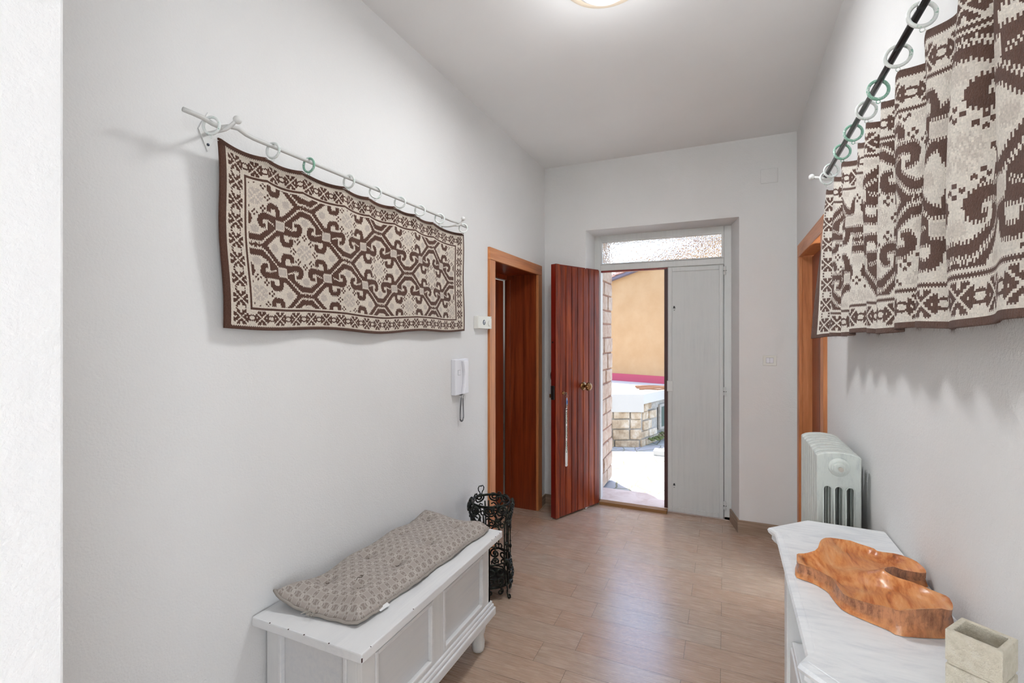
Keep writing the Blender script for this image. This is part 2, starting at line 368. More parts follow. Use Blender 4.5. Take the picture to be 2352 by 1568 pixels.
# open left leaf, seen from its outer boarded face
ang = math.atan2(-.535,-.245)
W = .565
ll = bpy.data.objects.new('open_leaf', None); C.objects.link(ll); ll.parent = d1; ll.location = (-1.028+.5, 4.235-YD, 0); ll.rotation_euler = (0,0,ang)
ll.empty_display_size = .05
MB().box(0,W,-.054,-.006,.012,2.10).build('leaf_core', M_edge, ll, bevel=.003)
bo = MB(); nb = 7; bw = (W-.045)/nb
for k in range(nb):
    x0 = k*bw
    bo.prism([(x0+.001,-.008),(x0+.006,.003),(x0+bw-.006,.003),(x0+bw-.001,-.008)], .02, 2.09)
bo.build('board_panel', M_mahog, ll)
MB().box(W-.044,W+.001,-.008,.004,.012,2.10).build('leaf_stile', M_mahog, ll, bevel=.003)
M_brass = Mat('antique_brass', srgb(140,104,66), .28, .9).m
def flute(prof, c, nf, amp, seg=72):
    k = MB(); n=len(prof); vs=[];fs=[]
    for r,h,a in prof:
        for j in range(seg):
            q=2*PI*j/seg; rr=r*(1+a*math.cos(nf*q)); vs.append((c[0]+rr*math.cos(q), c[1]+h, c[2]+rr*math.sin(q)))
    for i in range(n-1):
        for j in range(seg): fs.append((i*seg+j,(i+1)*seg+j,(i+1)*seg+(j+1)%seg,i*seg+(j+1)%seg))
    fs += [tuple(range(seg)), tuple(range((n-1)*seg,n*seg))[::-1]]; return k.add(vs,fs)
kb = flute([(.012,.012,0),(.011,.035,0),(.022,.042,.04),(.034,.052,.07),(.036,.062,.07),(.030,.074,.07),(.016,.082,.04),(.003,.084,0)], (.22,0,1.075), 12, 0)
kb.lathe([(.036,.002),(.036,.006),(.028,.010),(.024,.014),(.012,.016)], (.22,0,1.075), 'y', 32)
kb.build('knob', M_brass, ll, smooth=True)
MB().lathe([(.014,.002),(.014,.008),(.008,.010)], (.478,0,1.035), 'y', 20).build('keyhole_cover', M_brass, ll)
MB().box(W-.001,W+.012,-.045,-.010,.985,1.10).build('lock_case', Mat('black_lock', (.01,.01,.01,1), .4).m, ll, bevel=.003)
MB().box(W+.0,W+.016,-.058,-.046,1.0,1.03).build('latch', M_brass, ll, bevel=.002)
pts = [(W-.03, -.054-.030*math.sin(t), 1.176+.05*math.cos(t)) for t in np.linspace(0,PI,12)]
MB().tube(pts, .0045, 8).build('pull_handle', M_black, ll, smooth=True)
MB().box(W-.002,W+.0015,-.04,-.028,1.45,1.462).build('bolt_recess', M_black, ll)

# keys on a lanyard, hanging from the keyhole
kx = Vector((math.cos(ang),math.sin(ang),0)); ky = Vector((-math.sin(ang),math.cos(ang),0)); hp = Vector((-1.028,4.235,0))
kpos = hp+kx*.470+ky*.012
key = thing('key_lanyard', 'keys on a white lanyard with green lettering hanging from the open wooden door', 'keys', kpos+Vector((0,0,1.035)), rotz=ang)
M_steel = Mat('key_steel', (.5,.48,.45,1), .3, 1).m
M_lan = Mat('white_ribbon', (.74,.73,.70,1), .8).m
kk = MB().box(-.0015,.0015,.0,.012,-.004,.004).ball((0,.016,-.002), .012, 12, (.35,1,1)); kk.build('key', M_steel, key)
MB().tube([(.010*math.cos(t)-.010,.016,.012*math.sin(t)-.025) for t in np.linspace(0,2*PI,20,endpoint=False)], .0016, 6, closed=True).build('split_ring', M_steel, key)
MB().box(-.018,-.006,.008,.016,-.095,-.040).build('key_fob', Mat('blue_white_fob', srgb(150,180,215), .3).m, key, bevel=.003)
MB().box(-.021,-.016,.007,.015,-.105,-.052).build('small_key', Mat('dark_key', srgb(40,70,90), .3,.5).m, key, bevel=.001)
MB().box(-.015,-.008,.016,.018,-.088,-.06).build('blue_tag', Mat('blue_tag', srgb(40,110,190), .4).m, key)
MB().box(-.018,-.006,.006,.014,-.125,-.097).build('clip', M_steel, key, bevel=.002)
MB().box(-.021,-.003,.003,.013,-.140,-.133).build('stitched_band', M_black, key)
rbn = MB()
def ribbon(path, wd):
    vs=[];fs=[]
    for (x,y,z) in path: vs += [(x-wd/2,y,z),(x+wd/2,y,z),(x+wd/2,y+.0012,z),(x-wd/2,y+.0012,z)]
    for i in range(len(path)-1):
        for k in range(4): fs.append((4*i+k,4*i+(k+1)%4,4*i+4+(k+1)%4,4*i+4+k))
    rbn.add(vs,fs)
for sgn in (-1,1):
    ribbon([(-.012+sgn*(.0015 if t<.65 else .0015+.007*math.sin((t-.65)/.35*PI*.72)), .008+.002*sgn, -.125-.465*t) for t in np.linspace(0,1,16)], .0165)
ribbon([(-.012+.0085*math.cos(t), .008, -.59-.018*math.sin(t)) for t in np.linspace(0,PI,10)], .014)
rbn.build('ribbon', M_lan, key)
M_green = Mat('green_print', srgb(14,96,56), .7).m
for z,sx in ((-.185,0),(-.305,0),(-.425,.0)):
    fc = bpy.data.curves.new('lettering','FONT'); fc.body = 'CPADDA'; fc.size = .021; fc.extrude = .0003; fc.align_x='CENTER'; fc.align_y='CENTER'
    fo = bpy.data.objects.new('lettering', fc); C.objects.link(fo); fo.parent = key; fo.location = (-.0115,.0118,z-.01)
    fc.materials.append(M_green); bpy.context.view_layer.update()
    lm = bpy.data.meshes.new_from_object(fo); bpy.data.objects.remove(fo)
    fo = bpy.data.objects.new('lettering', lm); C.objects.link(fo); fo.parent = key; fo.location = (-.0115,.0118,z-.01)
    fo.rotation_euler = Matrix(((0,1,0),(0,0,1),(1,0,0))).to_euler()
    MB().ball((-.0115,.0115,z-.062), .0045, 8, (1,.3,1.3)).build('printed_mark', M_green, key)

# ---------------------------------------------------------------- outside
def flag_mat():
    m = Mat('crazy_paving', (.7,.7,.68,1), .8); p = m.pos()
    pd = m.n('VectorMath', operation='ADD'); m.l(p, pd.inputs[0]); nn = m.n('TexNoise'); m.l(p, nn.inputs['Vector']); nn.inputs['Scale'].default_value = 2.2
    sc = m.n('VectorMath', operation='SCALE'); m.l(nn.outputs[1], sc.inputs[0]); sc.inputs[3].default_value = .12; m.l(sc.outputs[0], pd.inputs[1])
    v = m.n('TexVoronoi', feature='DISTANCE_TO_EDGE'); m.l(m.mp(pd.outputs[0],(1.3,1,1),rot=(0,0,.4)), v.inputs['Vector']); v.inputs['Scale'].default_value = 3.3
    v2 = m.n('TexVoronoi'); m.l(m.mp(pd.outputs[0],(1.3,1,1),rot=(0,0,.4)), v2.inputs['Vector']); v2.inputs['Scale'].default_value = 3.3
    e = m.ramp(v.outputs[0], [(.012,(1,1,1)),(.032,(0,0,0))])
    c = m.mix(.25, srgb(168,168,168), v2.outputs[1]); c = m.mix(.86, c, srgb(168,166,162))
    m.col(m.mix(e, c, srgb(118,116,94))); m.bump(v.outputs[0], .3, .01); return m.m
struct(MB().box(-9,5,5.08,12,-.14,-.03).box(-1.15,.12,4.62,5.08,-.14,-.03).build('patio_paving', flag_mat()))
def marble():
    m = Mat('pink_marble', srgb(222,204,196), .35); p = m.pos()
    m.col(m.ramp(m.noise(p,9,6,.6,.6), [(.35,srgb(206,186,178)),(.6,srgb(226,212,206))])); return m.m
struct(MB().box(-1.15,.12,4.30,4.64,-.04,.028).build('trim_2', marble(), bevel=.004))
gr = MB()
for i in range(16): gr.box(-.875+i*.026,-.855+i*.026,4.66,4.73,-.029,-.012)
gr.box(-.88,-.46,4.655,4.66,-.029,-.010).box(-.88,-.46,4.73,4.735,-.029,-.010)
tag(gr.build('drain_grate', Mat('dark_iron', (.06,.065,.09,1), .5, .5).m), 'black iron floor grate just outside the doorstep', 'grate')
def stone_mat(name, a, b, c, sc=9):
    m = Mat(name, a, .9); p = m.pos(); f = m.noise(p, sc, 7, .68); g = m.noise(p, 2.3, 2)
    f2 = m.math('ADD', m.math('MULTIPLY', f, .6), m.math('MULTIPLY', g, .4))
    m.col(m.ramp(f2, [(.36,a),(.5,b),(.63,c)])); m.bump(f, .8, .02); return m.m
M_stone = stone_mat('granite_blocks', srgb(140,118,92), srgb(182,162,136), srgb(206,196,180))
M_mort = stone_mat('grey_mortar', srgb(138,132,122), srgb(158,152,142), srgb(172,166,156), 20)
M_pinks = stone_mat('pink_granite', srgb(172,138,116), srgb(196,170,149), srgb(208,192,174), 14)
M_pinkm = stone_mat('brown_mortar', srgb(140,98,78), srgb(160,118,96), srgb(176,140,120), 22)
# stone reveal on the left outside the door
sr = MB(); z = .0; k = 0
while z < 2.46:
    h = random.uniform(.13,.17); z1 = min(z+h, 2.46)
    cuts = [4.38, random.uniform(4.70,4.95), 5.1] if k%2 else [4.38, random.uniform(4.55,4.62), random.uniform(4.80,4.92), 5.1]
    for a,b in zip(cuts, cuts[1:]):
        t = random.uniform(-.008,.008); dz = random.uniform(-.006,.006)
        sr.add([(-1.16,a+.005,z+.005),(-1.098+t,a+.008,z+.008+dz),(-1.098+t*.5,b-.006,z+.008),(-1.16,b-.005,z+.005),
                (-1.16,a+.005,z1-.005),(-1.098+t,a+.008,z1-.008),(-1.098+t*.7,b-.006,z1-.006+dz),(-1.16,b-.005,z1-.005)],
               [(0,3,2,1),(4,5,6,7),(0,1,5,4),(1,2,6,5),(2,3,7,6),(3,0,4,7)])
    z = z1; k += 1
sr.build('stones', M_pinks, struct(MB().box(-1.151,-1.108,YD+.081,5.09,0,2.46).build('trim_3', M_pinkm)), bevel=.008)
# terrace opposite: stone retaining wall, white slab
tr = thing('stone_terrace', 'raised stone terrace with white concrete slab across the patio', 'terrace', (-1.04,6.75,-.03))
o = (-1.04,6.75,-.03)
foot = [(-6,4.766),(-1.04,6.75),(-.613,8.16),(-6,9.90)]
def inset(pts, d):
    n=len(pts); out=[]
    for i in range(n):
        a,b,c = Vector(pts[i-1]),Vector(pts[i]),Vector(pts[(i+1)%n])
        e1=(b-a).normalized(); e2=(c-b).normalized(); n1=Vector((-e1.y,e1.x)); n2=Vector((-e2.y,e2.x)); bi=(n1+n2).normalized(); out.append(tuple(b+bi*d/max(.3,bi.dot(n1))))
    return out
MB(o).prism(inset(foot,.025), -.04, .47).build('mortar', M_mort, tr)
sw = MB(o)
def stones(p0, p1, z0, z1, hmin, hmax, lmin, lmax, skip=None):
    P0,P1 = Vector(p0),Vector(p1); L=(P1-P0).length; e=(P1-P0)/L; nrm=Vector((e.y,-e.x)); z=z0
    while z < z1-.03:
        h=min(random.uniform(hmin,hmax), z1-z); s=-.05+random.uniform(0,.1)
        while s < L:
            l=random.uniform(lmin,lmax); a,b=max(s,0)+.008,min(s+l,L)-.008; s+=l
            if b-a<.03 or (skip and skip(a,b,z,z+h)): continue
            t=random.uniform(-.012,.012); j=lambda:random.uniform(-.012,.012)
            q=[P0+e*(a+j()*.3), P0+e*(b+j()*.3)]; vs=[]
            for zz in (z+.007,z+h-.007):
                for (pp,off) in ((q[0],-.05),(q[0],.0+t),(q[1],.0+t),(q[1],-.05)):
                    x=pp+nrm*off; vs.append((x.x,x.y,zz+(j()*.6 if off>-.04 else 0)))
            sw.add(vs,[(0,3,2,1),(4,5,6,7),(0,1,5,4),(1,2,6,5),(2,3,7,6),(3,0,4,7)])
        z+=h
stones((-3.2,5.886),(-1.04,6.75),-.04,.46,.10,.17,.18,.36)
sw.build('stone_blocks', M_stone, tr, bevel=.014, bseg=3); sw = MB(o)
stones((-1.04,6.75),(-.613,8.16),-.04,.62,.10,.18,.14,.30, lambda a,b,z0,z1: b>.52 and a<1.0 and z1>.12)
sw.build('stone_blocks', M_stone, tr, bevel=.014, bseg=3)
MB(o).prism(inset(foot,.02), .56, .60).prism([(-1.035,6.79),(-.625,8.15),(-.75,8.17),(-1.2,6.9)], .46,.57).build('upper_mortar', M_mort, tr)
M_slab = plaster('white_concrete', (.52,.49,.44,1), .3, 60)
oo = inset(foot,-.03); MB(o).prism([oo[0],oo[1],(oo[1][0]-.02,oo[1][1]+.12),(-5.98,5.2)], .455, .566).prism(oo, .566, .70).build('slab', M_slab, tr)
dx,dy = .58/1.996, 1.91/1.996
def onR(s,z,off): return (-1.04+dx*s+dy*off, 6.75+dy*s-dx*off, z)
wv = MB(o).add([onR(.54,.13,-.01),onR(1.02,.13,-.01),onR(1.02,.50,-.01),onR(.54,.50,-.01),onR(.54,.13,.02),onR(1.02,.13,.02),onR(1.02,.50,.02),onR(.54,.50,.02)],
   [(0,1,2,3),(7,6,5,4),(0,4,5,1),(1,5,6,2),(2,6,7,3),(3,7,4,0)]); wv.build('window_surround', M_mort, tr)
wv = MB(o).add([onR(.59,.17,.021),onR(.98,.17,.021),onR(.98,.46,.021),onR(.59,.46,.021),onR(.59,.17,.025),onR(.98,.17,.025),onR(.98,.46,.025),onR(.59,.46,.025)],
   [(0,1,2,3),(7,6,5,4),(0,4,5,1),(1,5,6,2),(2,6,7,3),(3,7,4,0)]); wv.build('window_mesh', Mat('green_dark_mesh', srgb(84,96,86), .8).m, tr)
# orange house
ob = thing('orange_house', 'orange rendered house wall with red base stripe beyond the terrace', 'house', (-1.36,8.43,.7)); o=(-1.36,8.43,.7)
e = Vector((.967,-.313,0)).normalized(); nO = Vector((e.y,-e.x,0))
def wallP(s, z, t): p = Vector((-1.36,8.43,0))+e*s-nO*t; return (p.x,p.y,z)
def oprism(pts, t0, t1): return MB(o).prism(pts, t0, t1, lambda a,b,c: wallP(a,b,c))
def orange():
    m = Mat('orange_render', srgb(236,186,120), .9); p = m.pos()
    m.col(m.ramp(m.noise(p,3,5,.6), [(.35,srgb(177,137,95)),(.65,srgb(184,146,105))])); m.bump(m.noise(p,60,3),.3,.003); return m.m
oprism([(-5,-.1),(1.6,-.1),(1.6,3.3),(-.42,2.50),(-5,1.30)], 0, .25).build('rendered_wall', orange(), ob)
oprism([(-5,.70),(1.6,.70),(1.6,.82),(-5,.85)], -.012, -.001).build('base_stripe', Mat('raspberry_paint', srgb(178,72,88), .8).m, ob)
M_roof = stone_mat('terracotta_tiles', srgb(150,96,80), srgb(196,150,132), srgb(220,190,176), 16)
rf = MB(o); 
sl = (3.3-2.50)/2.02
def rz(s): return 2.50+(s+.42)*.26
for i in range(36):
    s0 = -4.5+i*.17
    rf.prism([(s0,rz(s0)+.06),(s0+.2,rz(s0+.2)+.04),(s0+.2,rz(s0+.2)+.075),(s0,rz(s0)+.10)], -.14, .4, lambda a,b,c: wallP(a,b,c))
rf.build('roof_tiles', M_roof, ob)
oprism([(-5,rz(-5)+.0),(1.6,rz(1.6)),(1.6,rz(1.6)+.045),(-5,rz(-5)+.045)], -.10, .1).build('eaves_board', Mat('slate_grey_board', srgb(110,104,118), .8).m, ob)
# canes on the slab
M_cane = Mat('dry_cane', srgb(122,80,50), .7).m
cl = ['dry brown cane lying furthest back on the white slab', 'second dry brown cane from the back of the white slab', 'third dry brown cane from the back of the white slab', 'dry brown cane lying nearest the front edge of the white slab']
for i,((x0,y0),(x1,y1)) in enumerate((((-1.28,7.62),(-.62,7.85)),((-1.26,7.50),(-.60,7.70)),((-1.22,7.36),(-.66,7.62)),((-1.16,7.24),(-.80,7.34)))):
    c = MB((x0,y0,.716)).tube([(x0+(x1-x0)*t, y0+(y1-y0)*t, .7135+.006*math.sin(t*5+i)**2) for t in np.linspace(0,1,8)], [.012,.013,.012,.012,.011,.012,.01,.009], 7)
    tag(c.build('cane', M_cane, loc=(x0,y0,.716)), cl[i], 'cane', 'canes drying on the slab')
tag(MB((-.7,6.43,-.03)).box(-.84,-.45,6.35,6.50,-.029,.035).build('step_block', M_slab, loc=(-.7,6.43,-.03), bevel=.006), 'low pale concrete block on the paving before the stone wall', 'block')
M_moss = Mat('moss', srgb(96,104,60), 1).m
ms = MB((-.8,7.45,-.03))
for i in range(90):
    s = random.uniform(.15,1.4); p = onR(s, random.uniform(.03,.06+.05*s), random.uniform(.0,.10)); ms.ball(p, random.uniform(.012,.03), 6, (1,1,.6))
mo = ms.build('moss', M_moss, loc=(-.8,7.45,-.03)); tag(mo, 'green moss along the foot of the stone wall', 'moss'); mo['kind'] = 'stuff'
# ---------------------------------------------------------------- rug pattern (a knitted grid of stitches)
def inpoly(x, y, poly):
    r = np.zeros(x.shape, bool); n = len(poly)
    for i in range(n):
        x0,y0 = poly[i]; x1,y1 = poly[(i+1)%n]
        if y0 == y1: continue
        r ^= ((y0>y) != (y1>y)) & (x < (x1-x0)*(y-y0)/(y1-y0)+x0)
    return r
BAND = [(0,25.6),(4.3,25.6),(14.9,16.6),(14.9,9.3),(5.0,8.8),(2.6,10.4),(1.6,13),(2.4,16),(4.2,17.6),(7.2,17.6),(7.2,15.2),(5.6,15.0),(5.4,12.9),(8.6,12.7),(8.8,18.0),(3.2,22.0),(0,22.0)]
THIN = [(14.9,11.1),(20.4,11.1),(31.3,1.0),(31.3,-.1),(28.2,-.1),(20.2,7.4),(18.2,7.9),(17.9,5.0),(16.0,2.2),(10.2,1.9),(8.2,4.0),(7.9,7.6),(10.9,7.7),(11.1,5.4),(13.9,5.2),(14.8,6.6)]
def cell(a, b):
    """0 cream 1 brown 2 grey for quarter-cell coordinates a 0..36, b 0..28"""
    out = np.zeros(a.shape, int)
    def half(a, b):
        br = inpoly(a,b,BAND) | inpoly(a,b,THIN)
        t = (a-8.0)/5.6; br &= ~((t>0)&(t<1)&(np.abs(b-(12.9+1.7*t))<.42))
        br |= (a<5.0)&(b>27.3)
        br |= (a<5.2)&(b>26.6)&((np.floor(a)%2)==0)
        gr = ((a**2/30+(b**2)/22)<1) & (np.abs(a-b*1.15)>.7) & ~((a<.5)&(b>2.5)) & ~((b<.5)&(a>3)) | ((a-.0)**2/8+(b-18.8)**2/5<1) | ((a-22.3)**2/7+b**2/6<1)
        return br, gr
    b1,g1 = half(a,b); b2,g2 = half(36-a,28-b)
    sq = (np.abs(a-18)<3.2)&(np.abs(b-14)<2.1)
    out[(g1|g2)] = 2; out[b1|b2] = 1; out[(np.abs(a-18)<3.5)&(np.abs(b-14)<2.4)] = 0; out[sq] = 2
    return out
def star(dx, dy):
    ax,ay = np.abs(dx),np.abs(dy); m = np.maximum(ax,ay); n = np.minimum(ax,ay)
    return (m<4.4)&(n<3.0)&(m-n>.55)&~((n<.55)&(m>2.7))&(m>.4)
def dots(a, b):
    o = np.zeros(a.shape, bool)
    for a_,b_ in ((a,b),(36-a,28-b)):
        for cx,cy in ((0,9.3),(5.3,6.4),(8.3,0)):
            da,db = np.abs(a_-cx), np.abs(b_-cy)
            o |= ((da<.62)&(np.abs(db-1.35)<.62)) | ((db<.62)&(np.abs(da-1.45)<.62))
    return o
def rug_grid(ncol, nrow, scx=1.22, scy=1.22, jag=.55, xc=None):
    NC, NR = int(ncol*scx), int(nrow*scy*2)
    X = np.broadcast_to((np.arange(NC)[:,None]+.5)/scx, (NC,NR)).astype(float)
    Y = np.broadcast_to((np.arange(NR)[None,:]+.5)/(2*scy), (NC,NR)).astype(float)
    rg = np.random.default_rng(11); par = (np.arange(NC)[:,None]%2)*2.-1
    Yq = Y + par*jag*.5 + rg.normal(0,jag*.12,(NC,1)); Ys = Y + par*.12
    out = np.zeros(X.shape, int)
    bx, by0, by1 = 15.5, 12.5, 13.5
    yc = (by0+nrow-by1)/2; xc = ncol/2 if xc is None else xc
    u = (X-xc)/36.; v = (Yq-yc)/28.
    a = np.abs(((u+1)%2)-1)*36; b = np.abs(((v+1)%2)-1)*28
    out[:] = cell(a,b)
    vs_ = (Ys-yc)/28.; bs_ = np.abs(((vs_+1)%2)-1)*28; out[dots(a,bs_)&(out!=1)] = 1
    Yb = Yq; Yq = Ys
    bord = (X<bx)|(X>ncol-bx)|(Yq<by0)|(Yq>nrow-by1); out[bord] = 0
    clear = ((X<bx+2.2)|(X>ncol-bx-2.2)|(Yq<by0+1.6)|(Yq>nrow-by1-1.6))&~bord; out[clear] = 0
    line = ((np.abs(X-bx)<.75)|(np.abs(X-(ncol-bx))<.75))&(Yq>by0-.6)&(Yq<nrow-by1+.6) | ((np.abs(Yq-by0)<.6)|(np.abs(Yq-(nrow-by1))<.6))&(X>bx-.7)&(X<ncol-bx+.7)
    out[line] = 1
    xl, xr = 9.6, ncol-9.2; yb, yt = 7.0, nrow-8.2
    nx = max(2, round((xr-xl)/12.7)); ny = round((yt-yb)/10.9)
    for k in range(nx+1):
        cx = xl+(xr-xl)*k/nx
        for cy in (yb,yt):
            out[star((X-cx), (Yq-cy)*1.08)] = 1
            if k < nx:
                mx = cx+(xr-xl)/nx/2; dd = ((X-mx)/3.0)**2+((Yq-cy)/1.9)**2; out[(dd<1.0)&(dd>.32)] = 1
    for k in range(ny+1):
        cy = yb+(yt-yb)*k/ny
        for cx in (xl,xr):
            out[star((X-cx)*1.0,(Yq-cy)*1.1)] = 1
            if k < ny:
                my = cy+(yt-yb)/ny/2; out[(np.abs(np.abs(X-cx)-2.6)<.55)&((np.abs(np.abs(Yq-my)-.75)<.5))] = 1
    out[(X<3.6)|(X>ncol-2.4)] = 1; out[(Yq<2)|(Yq>nrow-2.6)] = 1
    return out
YARN = np.array([[.78,.70,.60],[.105,.045,.028],[.60,.525,.465]])
YARN_R = np.array([[.86,.81,.73],[.125,.066,.048],[.72,.66,.59]])
def make_rug(name, parent, grid, posf, off, yarn=YARN):
    nc, nr = grid.shape; rng = np.random.default_rng(3)
    vs = np.zeros(((nc+1),(nr+1),3))
    for i in range(nc+1):
        for j in range(nr+1): vs[i,j] = posf(i/nc, j/nr)
    vs = vs.reshape(-1,3)-np.array(off)
    idx = np.arange((nc+1)*(nr+1)).reshape(nc+1,nr+1)
    fc = np.stack([idx[:-1,:-1],idx[1:,:-1],idx[1:,1:],idx[:-1,1:]],-1).reshape(-1,4)
    o = mesh_obj(name, vs.tolist(), fc.tolist(), M_rug, parent, smooth=True)
    col = yarn[grid.reshape(-1)]*(1+rng.normal(0,.055,(nc*nr,1)))
    at = o.data.color_attributes.new('yarn','FLOAT_COLOR','CORNER')
    c4 = np.ones((nc*nr,4,4)); c4[:,:,:3] = col[:,None,:]
    at.data.foreach_set('color', c4.reshape(-1))
    so = o.modifiers.new('thick','SOLIDIFY'); so.thickness = .006; so.offset = 0
    return o
def interp(x, xs, ys): return float(np.interp(x, xs, ys))

# left rug
HOOKS = [.985,1.150,1.300,1.505,1.665,1.835,1.995,2.175,2.495]
def left_pos(u, v):
    yt = .975+1.512*u; yb = 1.018+1.535*u
    # sag of the top between hooks
    k = min(range(len(HOOKS)-1), key=lambda i: 0 if HOOKS[i]<=yt<=HOOKS[i+1] else 1+min(abs(yt-HOOKS[i]),abs(yt-HOOKS[i+1])))
    t = min(max((yt-HOOKS[k])/(HOOKS[k+1]-HOOKS[k]),0),1); g = (HOOKS[k+1]-HOOKS[k])
    sag = .05*g*math.sin(PI*t)**.8
    zt = 2.124-sag; zb = 1.541-.012*math.sin(PI*u)**2-.006*math.sin(u*16)
    vv = v; zz = zb+(zt-zb)*vv
    x = -1.455+.027*vv**1.3 + .012*vv*math.sin(PI*t)*(-1)*.6+.006*math.sin(u*19+v*2)
    return (x, yb+(yt-yb)*vv+.004*math.sin(v*9), zz)
rt = thing('hanging_rug', 'cream and brown patterned wool rug hanging flat on the left wall', 'rug', (-1.45,1.76,1.53))
gL = rug_grid(259, 101, 1.6, 1.1, .5)
make_rug('woven_rug', rt, gL, left_pos, (-1.45,1.76,1.53))
# hooks threads
for h in HOOKS[:1]+HOOKS[1:]:
    pass
def ring_at(c, name_lab, mat, thr_end, tilt=0, R=.0245):
    m = MB()
    m.tube([(R*math.cos(t)*math.sin(tilt), R*math.cos(t)*math.cos(tilt)*0+R*math.cos(t)*math.sin(tilt)*0, 0) for t in (0,1)], .0001, 3) if False else None
    pts = []
    for t in np.linspace(0,2*PI,36,endpoint=False):
        q = Vector((R*math.sin(t), 0, R*math.cos(t))); q = Matrix.Rotation(tilt,3,'Z')@q; pts.append(q)
    m.tube(pts, .0042, 10, closed=True)
    e = [(.0045*math.sin(t), 0, -R-.0075+.0045*math.cos(t)) for t in np.linspace(0,2*PI,14,endpoint=False)]
    m.tube(e, .0012, 6, closed=True)
    o = m.build('curtain_ring', mat, smooth=True, loc=c); tag(o, *name_lab)
    d = Vector(thr_end)-Vector(c)
    MB().tube([(0,0,-R-.011), tuple(d)], .0009, 5).build('thread', Mat('thread', (.85,.85,.82,1), .8).m if 'thread' not in bpy.data.materials else bpy.data.materials['thread'], o)
    return o
RY = [.925,1.135,1.285,1.487,1.647,1.817,1.977,2.155,2.405]
tilts = [.35,.15,.05,.12,1.0,.45,.55,.75,.7]
def rodz(y): return 2.146
labsL = ['green-speckled white ring beside the near bracket of the white rod','white ring with green flecks, second from the near end of the white rod','bright green ring, third from the near end of the white rod',
 'white ring with green underside, fourth from the near end of the white rod','wide-turned white ring, fifth along the white rod','white ring, sixth from the near end of the white rod',
 'white ring, seventh from the near end of the white rod','white ring, eighth from the near end, just before the far bracket of the white rod','white ring under the ball of the far bracket of the white rod']
for i,y in enumerate(RY):
    zc = rodz(y)-.0135; 
    yt = HOOKS[i]
    ring_at((-1.376,y,zc), (labsL[i],'ring','rings on the white curtain rod'), M_ringB if i==2 else M_ringA, (-1.43, yt+(.004 if i==0 else -.004 if i==8 else 0), 2.119), tilts[i])
# white rod with bends near the ends and its brackets
rp = []
for y in np.linspace(.845,2.455,60):
    b = .014*math.exp(-((y-.925)/.03)**2)
    rp.append((-1.376+.0, y, 2.146-.010*math.exp(-((y-.945)/.028)**2)+.012*math.exp(-((y-1.0)/.03)**2)+.004*math.exp(-((y-2.33)/.03)**2)))
rd = MB((-1.376,1.65,2.146)).tube(rp, .0068, 14)
tag(rd.build('curtain_rod', M_rodw, smooth=True, loc=(-1.376,1.65,2.146)), 'greyish white iron rod along the left wall above the flat rug', 'rod')
def bracket(loc, sgn, label, toX, ballc, mat, ydir=1):
    b = thing('rod_bracket', label, 'bracket', loc)
    x,y,z = loc
    pl = MB()
    s = sgn
    pl.prism([(0,.062),(.030,0),(0,-.062),(-.030,0)], 0, .003, lambda a,bb,c: (s*c, a, bb))
    p = pl.build('wall_plate', mat, b, bevel=.001)
    for dz in (.04,-.04): MB().lathe([(.0045,0),(.0045,.0015),(.001,.002)] if s>0 else [(.001,-.002),(.0045,-.0015),(.0045,0)], (s*.003,0,dz), 'x', 12).build('screw', M_screw, p)
    rx,ry,rz = toX[0]-x, toX[1]-y, toX[2]-z
    r = .012
    pts = [(s*.002,0,-.004),(rx*.45,ry*.3,-.012),(rx*.8,ry*.8,rz-.012)]
    bc = Vector(ballc)-Vector(loc)
    pts += [(rx,ry+.004*ydir,rz-.014),(rx+s*.010,ry+.012*ydir,rz-.008)]
    pts += [tuple(Vector(pts[-1])*.4+bc*.6), tuple(bc)]
    # smooth
    P = [Vector(q) for q in pts]
    for _ in range(2):
        Q=[P[0]]
        for i in range(len(P)-1): Q += [P[i]*.75+P[i+1]*.25, P[i]*.25+P[i+1]*.75]
        Q.append(P[-1]); P=Q
    MB().tube(P, .0055, 10).build('arm', mat, b, smooth=True)
    MB().ball(bc, .0125, 18).build('ball', mat, b, smooth=True)
    return b
bracket((XL+.001,.985,2.155), 1, 'white iron bracket with ball end holding the near end of the white rod', (-1.376,.955,2.146), (-1.345,.985,2.168), M_bracket)
bracket((XL+.001,2.34,2.145), 1, 'white iron bracket with ball end holding the far end of the white rod', (-1.376,2.34,2.148), (-1.345,2.35,2.172), M_bracket)

# right rug, gathered on its rings
RRY = [1.281,1.436,1.599,1.719,1.877,2.037,2.229,2.317]
RX = .380
def rodzR(y): return 2.174+(2.30-y)*.036
NEAR = 1.11
ATT = [.82,.97,1.12]+[1.281,1.436,1.599,1.719,1.877,2.037,2.20,2.36]
def fold(s):   # s = run from the far (left) edge
    y = s
    x = .020*math.sin(s*38)+.012*math.sin(s*71+1)+.006*math.sin(s*17)
    return x
def right_pos(u, v):
    # u 0 = far edge (door), 1 = near edge; one fold between every two rings
    s = u*1.60
    y0 = 2.385 - s
    y = y0 + .03*(1-v)*(1-s/.5 if s<.5 else 0)
    k = max([i for i in range(len(ATT)) if ATT[i] <= y] or [0]); k = min(k, len(ATT)-2)
    t = min(max((y-ATT[k])/(ATT[k+1]-ATT[k]),0),1)
    A = .015*(.75+.25*v)
    x = .405 - A*math.cos(2*PI*t) + .005*math.sin(s*23+v*3) + .004*math.sin(s*51-v*5)
    y += .006*math.sin(2*PI*t+.5)*(1 if s>.05 else s/.05)
    if s < .10: x += -.040*(1-s/.10)*(1-v)
    x -= .012*(1-v)
    sag = .026*math.sin(PI*t)
    zt = rodzR(y)-.047-sag; zb = 1.512+.030*u+.005*math.sin(s*14)-.010*(1-min(s/.3,1))
    return (min(x,.470), y, zb+(zt-zb)*v)
